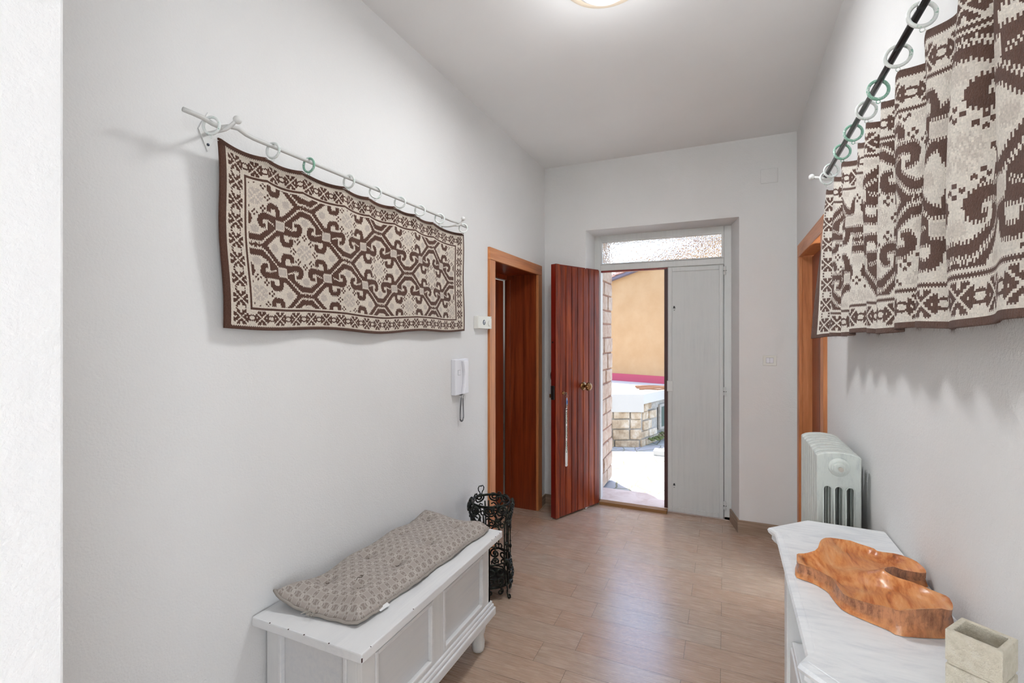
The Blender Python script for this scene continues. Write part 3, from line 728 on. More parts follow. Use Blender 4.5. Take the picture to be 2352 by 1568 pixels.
r2 = thing('hanging_rug', 'shaggy cream and brown patterned rug gathered in folds on the right wall', 'rug', (.40,1.6,1.51))
gR = rug_grid(232, 86, 2.4, 1.25, 1.0, 40)
make_rug('woven_rug', r2, gR, right_pos, (.40,1.6,1.51), YARN_R)
fz = MB((.40,1.6,1.51)); rr = random.Random(5)
def hair(p, d, L, wd):
    q = Vector(p); vs = [q+Vector((0,wd,0)), q-Vector((0,wd,0)), q+Vector(d)*L]; fz.add(vs, [(0,1,2)])
for i in range(1500):
    u = rr.random(); p = right_pos(u, 0); hair((p[0],p[1],p[2]+.002), (rr.uniform(-.5,.5),rr.uniform(-.7,.7),-1), rr.uniform(.004,.016), .00022)
for i in range(2600):
    u = rr.random()*.95; v = rr.random(); p = right_pos(u, v); q = Vector((-1,rr.uniform(-.8,.8),rr.uniform(-1.2,.3)))
    hair((p[0]-.003,p[1],p[2]), q, rr.uniform(.002,.007), .00018)
z = fz.build('wool_fuzz', M_wool, r2); z['kind'] = 'stuff'
labsR = ['green-tinged white ring at the top edge of the picture on the black rod','white ring with green specks, second lowest-hung from the picture top on the black rod','ring with a bright green far side, third from the picture top on the black rod',
 'pale green and white ring, fourth from the picture top on the black rod','ring green along its bottom, fifth from the picture top on the black rod','thin green ring, third from the far end of the black rod','white ring with green base, second from the far end of the black rod','white ring against the ball bracket at the far end of the black rod']
labsR[1] = 'white ring with green specks, second from the picture top on the black rod'
for i,y in enumerate(RRY):
    zc = rodzR(y)-.0125
    p = (RX+.018, y, rodzR(y)-.046)
    ring_at((RX+.002,y,zc), (labsR[i],'ring','rings on the black curtain rod'), M_ringB if i in (2,4,5) else M_ringA, p, [.1,-.15,.2,.1,.05,.15,.2,.3][i], .0250)
for j,y in enumerate((1.12,.97)):
    ring_at((RX+.002,y,rodzR(y)-.0125), ('pale ring on the black rod, hidden above the picture edge','ring','rings on the black curtain rod'), M_ringA, (RX+.018,y,rodzR(y)-.046), .1, .0250) if False else None
o = (RX,1.6,2.2)
tag(MB(o).tube([(RX,2.345,rodzR(2.345)),(RX,.70,rodzR(.70))], .0082, 16).build('curtain_rod', M_black, smooth=True, loc=o), 'glossy black iron rod along the right wall above the folded rug', 'rod')
bracket((XR-.001,2.34,2.165), -1, 'white iron bracket with ball end at the far end of the black rod', (RX,2.335,2.172), (.332,2.34,2.178), M_bracket, -1)
bracket((XR-.001,.74,2.22), -1, 'white iron bracket at the near end of the black rod', (RX,.745,2.228), (.34,.74,2.235), M_bracket, -1)

# ---------------------------------------------------------------- wall fittings
ic = thing('intercom_handset', 'white wall intercom handset with coiled grey cord below the flat rug', 'intercom', (XL,2.53,1.26))
M_plw = Mat('white_plastic', (.80,.80,.84,1), .35).m
MB().box(0,.030,-.080,.080,-.102,.112).build('base', M_plw, ic, bevel=.004)
hs = MB(); prof = []
ed = [(-.012+.020*math.sin(t*PI)*.9, -.098+.200*t) for t in np.linspace(0,1,14)]
hs.prism(ed+[(.046,.104),(.046,-.098)], .030, .050, lambda a,b,c: (c,a,b)); hs.build('handset', Mat('white_plastic_light', (.84,.84,.88,1), .3).m, ic, bevel=.004)
MB().box(.030,.0315,-.048,-.024,.018,.046).build('button', M_plw, ic, bevel=.001)
bx = MB()
for (a0,a1,b0,b1) in ((-.050,-.022,.046,.0475),(-.050,-.022,.0165,.018),(-.0505,-.049,.0165,.0475)): bx.box(.0301,.0312,a0,a1,b0,b1)
bx.build('button_outline', Mat('grey_line', (.3,.3,.33,1), .5).m, ic)
MB().box(.012,.026,-.006,.014,-.108,-.100).build('cord_plug', M_black, ic)
def coil(path, R, turns, wr=.0011, seg=5):
    P = [Vector(p) for p in path]; n = turns*9; out = []
    ln = [0]
    for i in range(len(P)-1): ln.append(ln[-1]+(P[i+1]-P[i]).length)
    for k in range(n+1):
        s = ln[-1]*k/n; i = max(j for j in range(len(P)) if ln[j] <= s+1e-9); i = min(i,len(P)-2)
        t = (s-ln[i])/(ln[i+1]-ln[i]); c = P[i].lerp(P[i+1],t); T=(P[i+1]-P[i]).normalized(); a = Vector((1,0,0)); b = T.cross(a)
        q = 2*PI*k/9; out.append(c+(a*math.cos(q)+b*math.sin(q))*R)
    return out
pa = [(.02,.006+.002*t-.016*math.sin(t*PI*.5),-.125-.12*t) for t in np.linspace(0,1,14)]
pb_ = [(.02,.012-.020*math.cos(t),-.245-.022*math.sin(t)) for t in np.linspace(0,PI,12)][1:]
pc_ = [(.02,.032-.006*t,-.245+.115*t) for t in np.linspace(0,1,12)][1:]
cp = coil(pa+pb_+pc_, .0038, 62)
cd = MB().tube(cp, .0012, 5); cd.tube([(.02,.004,-.105),(.02,.008,-.127)], .0013, 6).tube([(.02,.026,-.13),(.022,.032,-.115),(.024,.030,-.098)], .0013, 6)
cd.build('coiled_cord', Mat('grey_cord', (.10,.10,.11,1), .5).m, ic, smooth=True)
al = thing('wall_sensor', 'small white wall box with dark oval badge and round dial beside the left door frame', 'sensor', (XL,2.83,1.60))
M_cream = Mat('cream_plastic', (.76,.75,.70,1), .4).m
MB().box(0,.032,-.10,.098,-.042,.042).build('body', M_cream, al, bevel=.003)
MB().box(.030,.034,-.10,-.052,-.040,.040).build('side_cover', M_cream, al, bevel=.002)
MB().tube([(.0315,-.015,0),(.0335,-.015,0)], .017, 24).build('badge', Mat('navy_badge', (.03,.04,.08,1), .4).m, al)
MB().tube([(.0336,-.022,.004),(.0345,-.010,.006)], .003, 8).tube([(.034,-.018,-.010),(.0345,-.012,.012)], .002, 8).build('badge_emblem', M_plw, al)
MB().tube([(.031,.062,-.005),(.038,.062,-.005)], .020, 28).build('dial', M_cream, al, bevel=.001)
MB().ball((.033,.086,.034), .0025, 8).build('indicator', M_black, al)
MB().tube([(.010,.03,-.043),(.012,.045,-.050),(.012,.07,-.052),(.010,.085,-.043)], .002, 6).build('wire', M_plw, al)
sw_ = thing('light_switch', 'white double rocker light switch on the back wall', 'switch', (.307,YB,1.325))
MB().box(-.046,.046,-.009,0,-.038,.038).build('cover_plate', M_cream, sw_, bevel=.003)
for s in (-1,1): MB().box(-.0235 if s<0 else .0008,-.0008 if s<0 else .0235,-.0125,-.008,-.018,.020).build('rocker', M_plw, sw_, bevel=.0008)
MB().box(-.0245,.0245,-.0094,-.0088,-.0192,.0212).build('rocker_gap', Mat('gap_grey', (.25,.23,.22,1), .6).m, sw_)
jb = thing('junction_cover', 'square white junction cover high on the back wall', 'cover', (.304,YB,2.71))
MB().box(-.057,.057,-.009,0,-.054,.054).build('plate', M_wall, jb, bevel=.003)
MB().box(-.050,.050,-.0105,-.008,-.047,.047).build('lid', M_wall, jb, bevel=.001)

# ---------------------------------------------------------------- bench chest
LZ = .555
b0 = (-1.24,1.635,0)
bn = thing('storage_bench', 'white painted blanket chest bench against the left wall', 'bench', b0)
MB(b0).box(-1.478,-1.0,1.135,2.135,LZ-.032,LZ).build('lid', M_paintY, bn, bevel=.004)
MB(b0).box(-1.47,-1.025,1.18,2.10,LZ-.045,LZ-.031).build('lid_batten', M_paintY, bn, bevel=.003)
fx = -1.045
MB(b0).box(-1.465,fx-.014,1.20,2.075,.16,LZ-.032).build('panels', painted('panel_white_wash',(.72,.72,.72,1),(.58,.60,.64,1),.9,'y'), bn)
st = MB(b0)
for (a,b) in ((1.185,1.25),(1.59,1.665),(2.015,2.09)): st.box(fx-.02,fx,a,b,.16,LZ-.045)
st.box(fx-.02,fx,1.25,1.59,.16,.235).box(fx-.02,fx,1.665,2.015,.16,.235).box(fx-.02,fx,1.25,1.59,LZ-.075,LZ-.045).box(fx-.02,fx,1.665,2.015,LZ-.075,LZ-.045)
for (a,b) in ((-1.468,-1.41),(-1.105,fx-.02)): st.box(a,b,1.185,1.205,.16,LZ-.045); 
st.box(-1.41,-1.105,1.185,1.205,.16,.235).box(-1.468,fx-.0,2.07,2.09,.16,LZ-.045)
st.build('front_frame', M_paintZ, bn, bevel=.0025)
md = MB(b0)
for (a,b) in ((1.25,1.59),(1.665,2.015)):
    z0,z1 = .235,LZ-.075
    for (ya,yb,za,zb) in ((a,a+.014,z0,z1),(b-.014,b,z0,z1),(a+.014,b-.014,z0,z0+.014),(a+.014,b-.014,z1-.014,z1)): md.box(fx-.015,fx+.004,ya,yb,za,zb)
for (xa,xb,za,zb) in ((-1.41,-1.396,.235,LZ-.045),(-1.119,-1.105,.235,LZ-.045),(-1.396,-1.119,.235,.249)): md.box(xa,xb,1.181,1.2,za,zb)
md.build('panel_moulding', M_paintY, bn, bevel=.003)
bm = MB(b0).box(-1.47,fx+.008,1.176,2.099,.205,.222).box(-1.47,fx+.014,1.170,2.105,.190,.207).box(-1.47,fx+.021,1.163,2.112,.152,.190)
bm.build('base_moulding', M_paintY, bn, bevel=.005)
for (x,y) in ((-1.40,1.24),(-1.10,1.24),(-1.40,2.035),(-1.085,2.04)):
    MB(b0).lathe([(.012,0),(.026,.004),(.030,.02),(.032,.045),(.026,.075),(.034,.10),(.038,.125),(.030,.15)], (x,y,0), 'z', 20).build('foot', M_paintZ, bn, smooth=True)
MB(b0).box(-1.0015,-.9992,1.1342,1.138,LZ-.024,LZ-.012).build('chipped_corner', M_darkedge, bn)
ch = MB(b0)
for i in range(9):
    t = random.random(); y = 1.14+.98*random.random()
    if t<.6: ch.box(-1.0035,-.9996,y,y+random.uniform(.001,.003),LZ-.0016,LZ+.0004)
    else:
        x = -1.47+.46*random.random(); ch.box(x,x+random.uniform(.001,.004),1.1347,1.138,LZ-.0016,LZ+.0004)
ch.build('paint_chips', M_darkedge, bn)['kind'] = 'stuff'
# cushion
def cushion_mat():
    m = Mat('taupe_print', srgb(150,140,132), .95); uv = m.n('UVMap').outputs[0]
    g = m.noise(uv, 900, 2)
    cs = .042
    sx = m.n('SeparateXYZ'); r45 = m.mp(uv, (1/cs,1/cs,1)); m.l(r45, sx.inputs[0]); X,Y = sx.outputs[0],sx.outputs[1]
    fx_,fy_ = m.math('FRACT', X), m.math('FRACT', Y)
    def dist(cx,cy):
        a = m.math('SUBTRACT', fx_, cx); b = m.math('SUBTRACT', fy_, cy)
        return m.math('SQRT', m.math('ADD', m.math('MULTIPLY',a,a), m.math('MULTIPLY',b,b)))
    lines = None; petals = None
    for cx,cy in ((0,0),(1,0),(0,1),(1,1)):
        d = dist(cx,cy); l = m.math('LESS_THAN', m.math('ABSOLUTE', m.math('SUBTRACT', d, .72)), .04); ins = m.math('LESS_THAN', d, .66)
        lines = l if lines is None else m.math('MAXIMUM', lines, l); petals = ins if petals is None else m.math('ADD', petals, ins)
    dc = dist(.5,.5)
    flower = m.math('MULTIPLY', m.math('LESS_THAN', dc, .17), m.math('GREATER_THAN', m.math('ABSOLUTE', m.math('SUBTRACT', m.math('ABSOLUTE', m.math('SUBTRACT', fx_, .5)), m.math('ABSOLUTE', m.math('SUBTRACT', fy_, .5)))), .045))
    pet = m.math('GREATER_THAN', petals, 1.5)
    l2 = m.math('LESS_THAN', m.math('ABSOLUTE', m.math('SUBTRACT', dc, .30)), .028)
    man = m.math('ADD', m.math('ABSOLUTE', m.math('SUBTRACT', fx_, .5)), m.math('ABSOLUTE', m.math('SUBTRACT', fy_, .5)))
    l3 = m.math('LESS_THAN', m.math('ABSOLUTE', m.math('SUBTRACT', man, .40)), .03)
    c = m.mix(pet, srgb(164,154,147), srgb(136,125,118))
    c = m.mix(m.math('MULTIPLY', l2, .6), c, srgb(178,170,163)); c = m.mix(m.math('MULTIPLY', l3, .7), c, srgb(182,175,168))
    c = m.mix(m.math('MULTIPLY', lines, .7), c, srgb(180,172,165)); c = m.mix(m.math('MULTIPLY', flower, .8), c, srgb(196,190,184))
    c = m.mix(m.math('MULTIPLY', g, .35), c, srgb(172,164,155))
    m.col(c); m.bump(m.math('ADD', g, lines), .25, .001); return m.m
M_cush = cushion_mat()
ca = [(-1.448,1.205),(-1.108,1.238),(-1.062,2.10),(-1.450,2.115)]   # left-back, left-front, far-front, far-back
cu = thing('bench_cushion', 'taupe patterned tufted seat cushion lying on the white bench', 'cushion', (-1.25,1.64,LZ))
TU = [(u,v) for v in (.14,.38,.62,.86) for u in (.30,.70)]
def cush(u, v, top):
    A,B,Cc,D = [Vector(p) for p in ca]; p = (A*(1-u)+B*u)*(1-v)+(D*(1-u)+Cc*u)*v
    e = min(u*.375, (1-u)*.375, v*.86, (1-v)*.86)
    prof = (1-math.exp(-e/.042))
    wv_ = .010*math.sin(v*17+u*3)+.006*math.sin(u*11+v*9)
    h = .066*prof*(1+.10*math.sin(v*13+1)+.06*math.sin(u*8))
    for tu,tv in TU:
        d2 = ((u-tu)*.375)**2+((v-tv)*.86)**2; h -= .024*math.exp(-d2/.0009)+.008*math.exp(-d2/.006)
    edge = .013+.006*math.sin(v*20+u*7)
    lift = .055*math.exp(-((u)*.375+v*.86)/.05)
    bx_ = .006*math.sin(v*22)*(1 if u>.5 else -1)*(1-prof)
    z = (LZ+max(edge+h*1.0, .012)+lift) if top else LZ+.003+edge*(1-prof)*.8+lift*.92
    return (p.x+bx_, p.y, z)
nu,nv = 48,110; vs=[]; fs=[]
for top in (1,0):
    for i in range(nu+1):
        for j in range(nv+1): vs.append(Vector(cush(i/nu,j/nv,top))-Vector((-1.25,1.64,LZ)))
N = (nu+1)*(nv+1)
for i in range(nu):
    for j in range(nv):
        a=i*(nv+1)+j; fs.append((a,a+nv+1,a+nv+2,a+1)); fs.append((N+a,N+a+1,N+a+nv+2,N+a+nv+1))
ring_ = [i*(nv+1) for i in range(nu+1)]+[nu*(nv+1)+j for j in range(1,nv+1)]+[i*(nv+1)+nv for i in range(nu-1,-1,-1)]+[j for j in range(nv-1,0,-1)]
for k in range(len(ring_)):
    a,b = ring_[k],ring_[(k+1)%len(ring_)]; fs.append((a,N+a,N+b,b))
co = mesh_obj('cover', vs, fs, M_cush, cu, smooth=True)
uvl = co.data.uv_layers.new(name='UVMap')
for lp_ in co.data.loops:
    k = lp_.vertex_index % N; i,j = divmod(k, nv+1); uvl.data[lp_.index].uv = (i/nu*.375, j/nv*.86)
pp = []
for k in ring_[::2]:
    i,j = divmod(k, nv+1); a = Vector(cush(i/nu,j/nv,1)); b = Vector(cush(i/nu,j/nv,0)); c_ = (a+b)/2; c_.z = max(a.z-.003, LZ+.0075)
    cen = Vector((-1.24,1.63,c_.z)); d_ = (c_-cen).normalized(); pp.append(c_+d_*.004+Vector((0,0,.0018*math.sin(k*.9)))-Vector((-1.25,1.64,LZ)))
pi_ = MB().tube(pp, .0055, 6, closed=True).build('piped_edge', Mat('taupe_piping', srgb(156,148,140), .95).m, cu, smooth=True)
p = Vector(cush(1,.13,1)); MB((-1.25,1.64,LZ)).add([p+Vector(q) for q in ((.001,-.022,.002),(.014,-.024,-.001),(.018,.022,-.001),(.004,.024,.003),(.001,-.022,.0),(.014,-.024,-.003),(.018,.022,-.003),(.004,.024,.001))], [(0,1,2,3),(7,6,5,4),(0,4,5,1),(1,5,6,2),(2,6,7,3),(3,7,4,0)]).build('care_tag', Mat('white_tag', (.85,.85,.85,1), .6).m, cu)
M_thr = Mat('brown_thread', srgb(70,56,44), .9).m
for tu,tv in TU:
    p = Vector(cush(tu,tv,1)); MB((-1.25,1.64,LZ)).tube([p+Vector((-.006,.0,.004)),p+Vector((0,0,.002)),p+Vector((.008,.004,.006))], .001, 5).build('tuft_thread', M_thr, cu)
p = Vector(cush(.66,.17,1)); MB((-1.25,1.64,LZ)).tube([p+Vector(q) for q in ((-.01,.012,.014),(.004,.010,.018),(.008,-.002,.018),(-.002,-.012,.020),(.004,-.026,.018))], .0012, 5).build('long_thread', M_thr, cu)
fr_ = MB((-1.25,1.64,LZ))
for k in range(9):
    p = Vector(cush(.42+.012*k,0,0))+Vector((0,0,.006)); fr_.tube([p, p+Vector((random.uniform(-.01,.01),-.012,.002)), p+Vector((random.uniform(-.016,.016),-.026,-.004))], .0007, 4)
fr_.build('loose_threads', Mat('pale_thread', srgb(176,170,160), .9).m, cu)

# ---------------------------------------------------------------- umbrella stand
us = thing('umbrella_stand', 'ornate dark wrought-iron umbrella stand behind the far end of the bench', 'umbrella stand', (-1.27,2.55,0))
def iron():
    m = Mat('green_black_iron', (.02,.025,.02,1), .38, .6); p = m.pos()
    m.col(m.ramp(m.noise(p, 40, 4), [(.45,(.010,.011,.010)),(.7,(.05,.06,.045))])); return m.m
M_iron = iron()
NP = 5; RB = .115; PW = 2*PI*RB/NP
def rad(z): return RB+.018*math.exp(-((z-.50)/.055)**2)+.012*math.exp(-((z-.10)/.06)**2)
def cyl(s, z, dr=0):
    r = rad(z)+dr; q = s/RB+.35; return (r*math.cos(q), r*math.sin(q), z)
def spiral(cx, cz, r0, r1, a0, turns, n=22):
    return [(cx+(r0+(r1-r0)*t)*math.cos(a0+turns*2*PI*t), cz+(r0+(r1-r0)*t)*math.sin(a0+turns*2*PI*t)) for t in np.linspace(0,1,n)]
def ringpts(r, z, n=48): return [(r*math.cos(t), r*math.sin(t), z) for t in np.linspace(0,2*PI,n,endpoint=False)]
MB().tube(ringpts(.112,.535), .0055, 8, closed=True).tube(ringpts(.114,.528), .003, 6, closed=True).build('top_ring', M_iron, us, smooth=True)
MB().tube(ringpts(.116,.205), .0045, 8, closed=True).tube(ringpts(.121,.075), .005, 8, closed=True).build('lower_ring', M_iron, us, smooth=True)
MB().lathe([(.002,.070),(.10,.072),(.118,.082),(.120,.078),(.104,.062),(.002,.060)], (0,0,0), 'z', 36).build('drip_tray', M_iron, us, smooth=True)
for k in range(NP):
    c0 = k*PW; m = MB(); tb = lambda pts, r=.0036, dr=0: m.tube([cyl(c0+s,z_,dr) for s,z_ in pts], r*1.3, 7)
    for sg in (-1,1):
        # top C scrolls
        tb([(sg*a,b) for a,b in spiral(.034,.515,.026,.006,-PI*.5,1.5)], .0042, .004)
        tb([(sg*.006,.505),(sg*.016,.49),(sg*.034,.489)])
        tb([(sg*.006,.505),(sg*.012,.53),(sg*.004,.548)], .0036)
        tb([(sg*a,b) for a,b in spiral(.020,.445,.020,.005,PI*.5,1.3)], .0036)
        tb([(sg*.020,.465),(sg*.034,.478),(sg*.048,.47)], .0036)
        tb([(sg*a,b) for a,b in spiral(.044,.425,.020,.006,PI*.4,-1.25)], .0034)
        tb([(sg*.010,.36),(sg*.014,.39),(sg*.022,.405),(sg*.028,.40),(sg*.028,.392)], .003)
    m.build('scroll_crest', M_iron, us, smooth=True)
    m = MB(); tb = lambda pts, r=.0036, dr=0: m.tube([cyl(c0+s,z_,dr) for s,z_ in pts], r*1.3, 7)
    tb([(.024*math.cos(t), .400+.026*math.sin(t)) for t in np.linspace(0,2*PI,24)], .0036, .002)
    m.ball(cyl(c0,.379), .008, 8, (1,1,1)); tb([(0,.42),(0,.475)], .0034)
    m.build('hoop', M_iron, us, smooth=True)
    m = MB(); tb = lambda pts, r=.0036, dr=0: m.tube([cyl(c0+s,z_,dr) for s,z_ in pts], r*1.3, 7)
    for s in (PW/2-.010, PW/2+.010):
        m = MB(); tb([(s,z_) for z_ in np.linspace(.075,.49,16)], .0036); upr = m.build('upright', M_iron, us, smooth=True)
    for z_ in (.44,.31,.215): MB().ball(cyl(c0+PW/2,z_), .0125, 10, (1,1,.8)).build('collar', M_iron, upr, smooth=True)
    m = MB(); tb = lambda pts, r=.0036, dr=0: m.tube([cyl(c0+s,z_,dr) for s,z_ in pts], r*1.3, 7)
    tb([(0,z_) for z_ in np.linspace(.20,.375,8)], .0026); m.ball(cyl(c0,.27), .009, 8, (1,1,1.6)); m.ball(cyl(c0,.30), .006, 8); tb([(-.028,.195),(0,.202),(.028,.195)],.003)
    for sg in (-1,1):
        tb([(sg*a,b) for a,b in spiral(.026,.165,.030,.007,PI*.5,-1.4)], .0042, .004)
        tb([(sg*a,b) for a,b in spiral(.022,.115,.022,.006,-PI*.5,1.4)], .0038, .006)
        tb([(sg*.0,.225),(sg*.012,.235),(sg*.022,.225),(sg*.018,.212)], .0032)
        tb([(sg*a,b) for a,b in spiral(.030,.050,.018,.005,PI*.5,-1.3)], .0036, .002)
    m.build('scroll_base', M_iron, us, smooth=True)
    m = MB(); a_ = PW/2/RB+k*PW/RB+.35
    fp = [(.120,.085),(.128,.055),(.126,.030),(.132,.012),(.142,.005),(.150,.012),(.149,.024),(.142,.026),(.140,.020)]
    m.tube([(r*math.cos(a_),r*math.sin(a_),z_) for r,z_ in fp], .0048, 7)
    m.build('foot', M_iron, us, smooth=True)
for a_ in (2.6,5.6):
    cc = Vector((.114*math.cos(a_),.114*math.sin(a_),.545)); tdir = Vector((-math.sin(a_),math.cos(a_),0)); m = MB()
    pts = [(-.006,.0),(-.010,.012),(-.018,.020),(-.020,.036),(-.012,.048),(0,.044),(.012,.048),(.020,.036),(.018,.020),(.010,.012),(.006,0)]
    m.tube([cc+tdir*x_+Vector((0,0,z_)) for x_,z_ in pts], .0032, 7); m.ball(cc+Vector((0,0,.046)), .005, 8); m.build('loop_handle', M_iron, us, smooth=True)

# ---------------------------------------------------------------- radiator
ra = thing('radiator', 'old white cast-iron column radiator below the folded rug', 'radiator', (.385,2.31,0))
def radm():
    m = Mat('chipped_radiator_paint', (.62,.66,.62,1), .45); p = m.pos()
    a = m.noise(m.mp(p,(9,9,2)), 6, 7, .75); b = m.noise(p, 90, 4, .7)
    c = m.mix(m.ramp(a,[(.5,(0,0,0)),(.72,(1,1,1))]), (.60,.63,.59,1), (.46,.49,.48,1))
    c = m.mix(m.ramp(b,[(.70,(0,0,0)),(.74,(1,1,1))]), c, (.08,.07,.06,1)); m.col(c); m.bump(b,.2,.001); return m.m
M_rad = radm()
def section(first=False):
    """profile plate in x,z with three slots, thickness along y"""
    m = MB(); w2 = .072; zt = 1.085; zb = .10
    xs = [-w2, -.045, -.022, -.0, .022, .045, w2]
    cols = [(-w2,-.045),(-.0215,-.001)] ; 
    # four columns
    cx = [-.058,-.0195,.0195,.058]
    def rr(x0,x1,z0,z1,y0,y1): m.box(x0,x1,y0,y1,z0,z1)
    return m
NS = 8; Y0 = 2.105; DP = .0525
def rounded(pts_w, z0, z1, r, crown):
    w_ = pts_w; P_ = []
    for t in np.linspace(0,1,9): 
        x = -w_+2*w_*t; P_.append((x, z1-crown*(2*t-1)**2 if 0<t<1 else z1-crown-.004))
    return P_
for k in range(NS):
    yb_ = Y0+k*DP; m = MB((.385,2.31,0)); y0_,y1_ = yb_+.003, yb_+DP-.012
    top = rounded(.070, 0, 1.085, .01, .012); f = lambda a,b,c: (.385+a, c, b)
    hw = .0105; slots = (-.0355,0,.0355)
    m.prism([(-.069,.20),(.069,.20),(.069,.10),(-.069,.10)], y0_+.002, y1_-.002, f)
    P_ = [(-.070,.19)]+top+[(.070,.19)]
    for s_ in slots[::-1]: P_ += [(s_+hw,.19),(s_+hw,.945)]+[(s_+hw*math.cos(t), .945+hw*math.sin(t)) for t in np.linspace(0,PI,9)][1:]+[(s_-hw,.19)]
    m.prism(P_, y0_, y1_, f)
    m.tube([(.385,yb_+.0,.16),(.385,yb_+DP,.16)], .022, 14); m.tube([(.385,yb_,1.02),(.385,yb_+DP,1.02)], .022, 14)
    s_ = m.build('section', M_rad, ra, bevel=.005, bseg=3)
    if k == 0:
        rl_ = MB((.385,2.31,0))
        for s2 in slots:   # raised slot rims
            pts = [(.385+s2-hw-.003, y0_-.0005, .22),(.385+s2-hw-.003,y0_-.0005,.945)]+[(.385+s2-(hw+.003)*math.cos(t), y0_-.0005, .945+(hw+.003)*math.sin(t)) for t in np.linspace(0,PI,10)]+[(.385+s2+hw+.003,y0_-.0005,.22)]
            rl_.tube(pts, .0022, 6)
        rl_.build('slot_rims', M_rad, ra, smooth=True)
bs_ = MB((.385,2.31,0)).lathe([(.034,0),(.034,-.006),(.026,-.010),(.026,-.014),(.006,-.014)][::-1], (.385,Y0+.003,1.030), 'y', 36)
bs_.lathe([(.004,-.022),(.022,-.021),(.022,-.012),(.004,-.012)], (.385,Y0+.003,1.030), 'y', 6).build('plug', M_rad, ra, bevel=.0015)
MB((.385,2.31,0)).lathe([(.003,-.042),(.0078,-.042),(.0078,-.030),(.005,-.028),(.006,-.018)], (.385,Y0+.003,1.030), 'y', 16).build('vent_screw', Mat('nickel', (.55,.52,.47,1), .3, 1).m, ra)
for (x_,k_) in ((-.055,0),(.055,0),(-.055,7),(.055,7)):
    MB((.385,2.31,0)).lathe([(.018,0),(.016,.02),(.011,.06),(.014,.102)], (.385+x_,Y0+(k_+.5)*DP,0), 'z', 12).build('foot', M_rad, ra, smooth=True)

# ---------------------------------------------------------------- console table
CZ = .875; c0_ = (.32,1.455,0)
ct = thing('console_table', 'white washed console cabinet with shaped top along the right wall', 'console', c0_)
def shape(d, x1=.478):
    h = [(x1,1.94-d),(.262+d*.5,1.95-d),(.130+d,1.82-d*.6),(.150+d,1.785-d)]
    return h+[(x,2.91-y) for x,y in h[::-1]]
def layered(layers, name, mat, par, bev=0):
    m = MB(c0_); vs=[]; n=None
    for z_,d in layers: P_ = shape(d); n=len(P_); vs += [(x,y,z_) for x,y in P_]
    fs = [tuple(range(n))[::-1] if True else 0]+[tuple(range(len(vs)-n,len(vs)))]
    # shape() runs clockwise or not; make consistent by bmesh later
    for i in range(len(layers)-1):
        for k in range(n): fs.append((i*n+k,i*n+(k+1)%n,(i+1)*n+(k+1)%n,(i+1)*n+k))
    m.add(vs, fs); o_ = m.build(name, mat, par)
    bmn = bmesh.new(); bmn.from_mesh(o_.data); bmesh.ops.recalc_face_normals(bmn, faces=bmn.faces); bmn.to_mesh(o_.data); bmn.free()
    if bev:
        b_ = o_.modifiers.new('bevel','BEVEL'); b_.width=bev; b_.segments=2; b_.limit_method='ANGLE'; b_.angle_limit=math.radians(30)
    return o_
layered([(CZ-.024,.012),(CZ-.018,.003),(CZ-.010,0),(CZ-.003,.004),(CZ-.0012,.016),(CZ-.0012,.0195),(CZ-.0002,.020),(CZ,.021)], 'top', M_console, ct, .0012)
layered([(CZ-.048,.030),(CZ-.044,.020),(CZ-.036,.012),(CZ-.024,.013)], 'under_moulding', M_console, ct, .001)
def pbox(m, x0,x1,y0,y1,z0,z1): m.box(x0,x1,y0,y1,z0,z1)
for (ya,yb) in ((1.80,1.865),(1.045,1.11)):
    MB(c0_).box(.185,.235,ya,yb,0,CZ-.047).build('post', M_paintZ, ct, bevel=.003)
    MB(c0_).box(.435,.470,ya,yb,0,CZ-.047).build('post', M_paintZ, ct, bevel=.003)
MB(c0_).box(.235,.435,1.835,1.86,.10,CZ-.047).build('side_panel', M_paintZ, ct); MB(c0_).box(.235,.435,1.05,1.075,.10,CZ-.047).build('side_panel', M_paintZ, ct)
MB(c0_).box(.455,.468,1.11,1.80,.10,CZ-.047).build('back_panel', M_paintY, ct)
MB(c0_).box(.192,.215,1.11,1.80,CZ-.10,CZ-.047).build('apron', M_paintY, ct, bevel=.003)
MB(c0_).box(.20,.455,1.11,1.80,.50,.52).build('shelf', M_paintY, ct, bevel=.003); MB(c0_).box(.20,.455,1.11,1.80,.10,.125).build('shelf', M_paintY, ct, bevel=.003)
MB(c0_).box(.195,.215,1.11,1.80,.125,.50).build('lower_door', M_paintZ, ct, bevel=.002)

# teak root dish
rim = [(.182,1.536),(.205,1.545),(.234,1.556),(.248,1.600),(.261,1.624),(.285,1.652),(.343,1.668),(.385,1.662),(.392,1.640),(.440,1.655),(.462,1.600),(.474,1.566),(.470,1.546),(.397,1.508),(.368,1.480),(.362,1.462),(.378,1.450),(.423,1.441),(.449,1.420),(.462,1.390),(.458,1.354),(.448,1.328),(.430,1.305),(.385,1.287),(.337,1.274),(.329,1.288),(.298,1.306),(.255,1.334),(.245,1.373),(.239,1.418),(.214,1.450),(.190,1.462),(.174,1.468)]
def densify(P_, it=2):
    for _ in range(it):
        Q=[]
        for i in range(len(P_)):
            a,b = Vector(P_[i]),Vector(P_[(i+1)%len(P_)]); Q += [tuple(a*.8+b*.2), tuple(a*.2+b*.8)]
        P_=Q
    return P_
R_ = densify(rim, 1); nR = len(R_)
def sdist(x,y):
    d=9
    for i in range(nR):
        a=R_[i]; b=R_[(i+1)%nR]; ex,ey=b[0]-a[0],b[1]-a[1]; t=max(0,min(1,((x-a[0])*ex+(y-a[1])*ey)/(ex*ex+ey*ey+1e-12))); d=min(d,math.hypot(x-a[0]-t*ex,y-a[1]-t*ey))
    return d
pts_in = []
ga = np.array(R_)
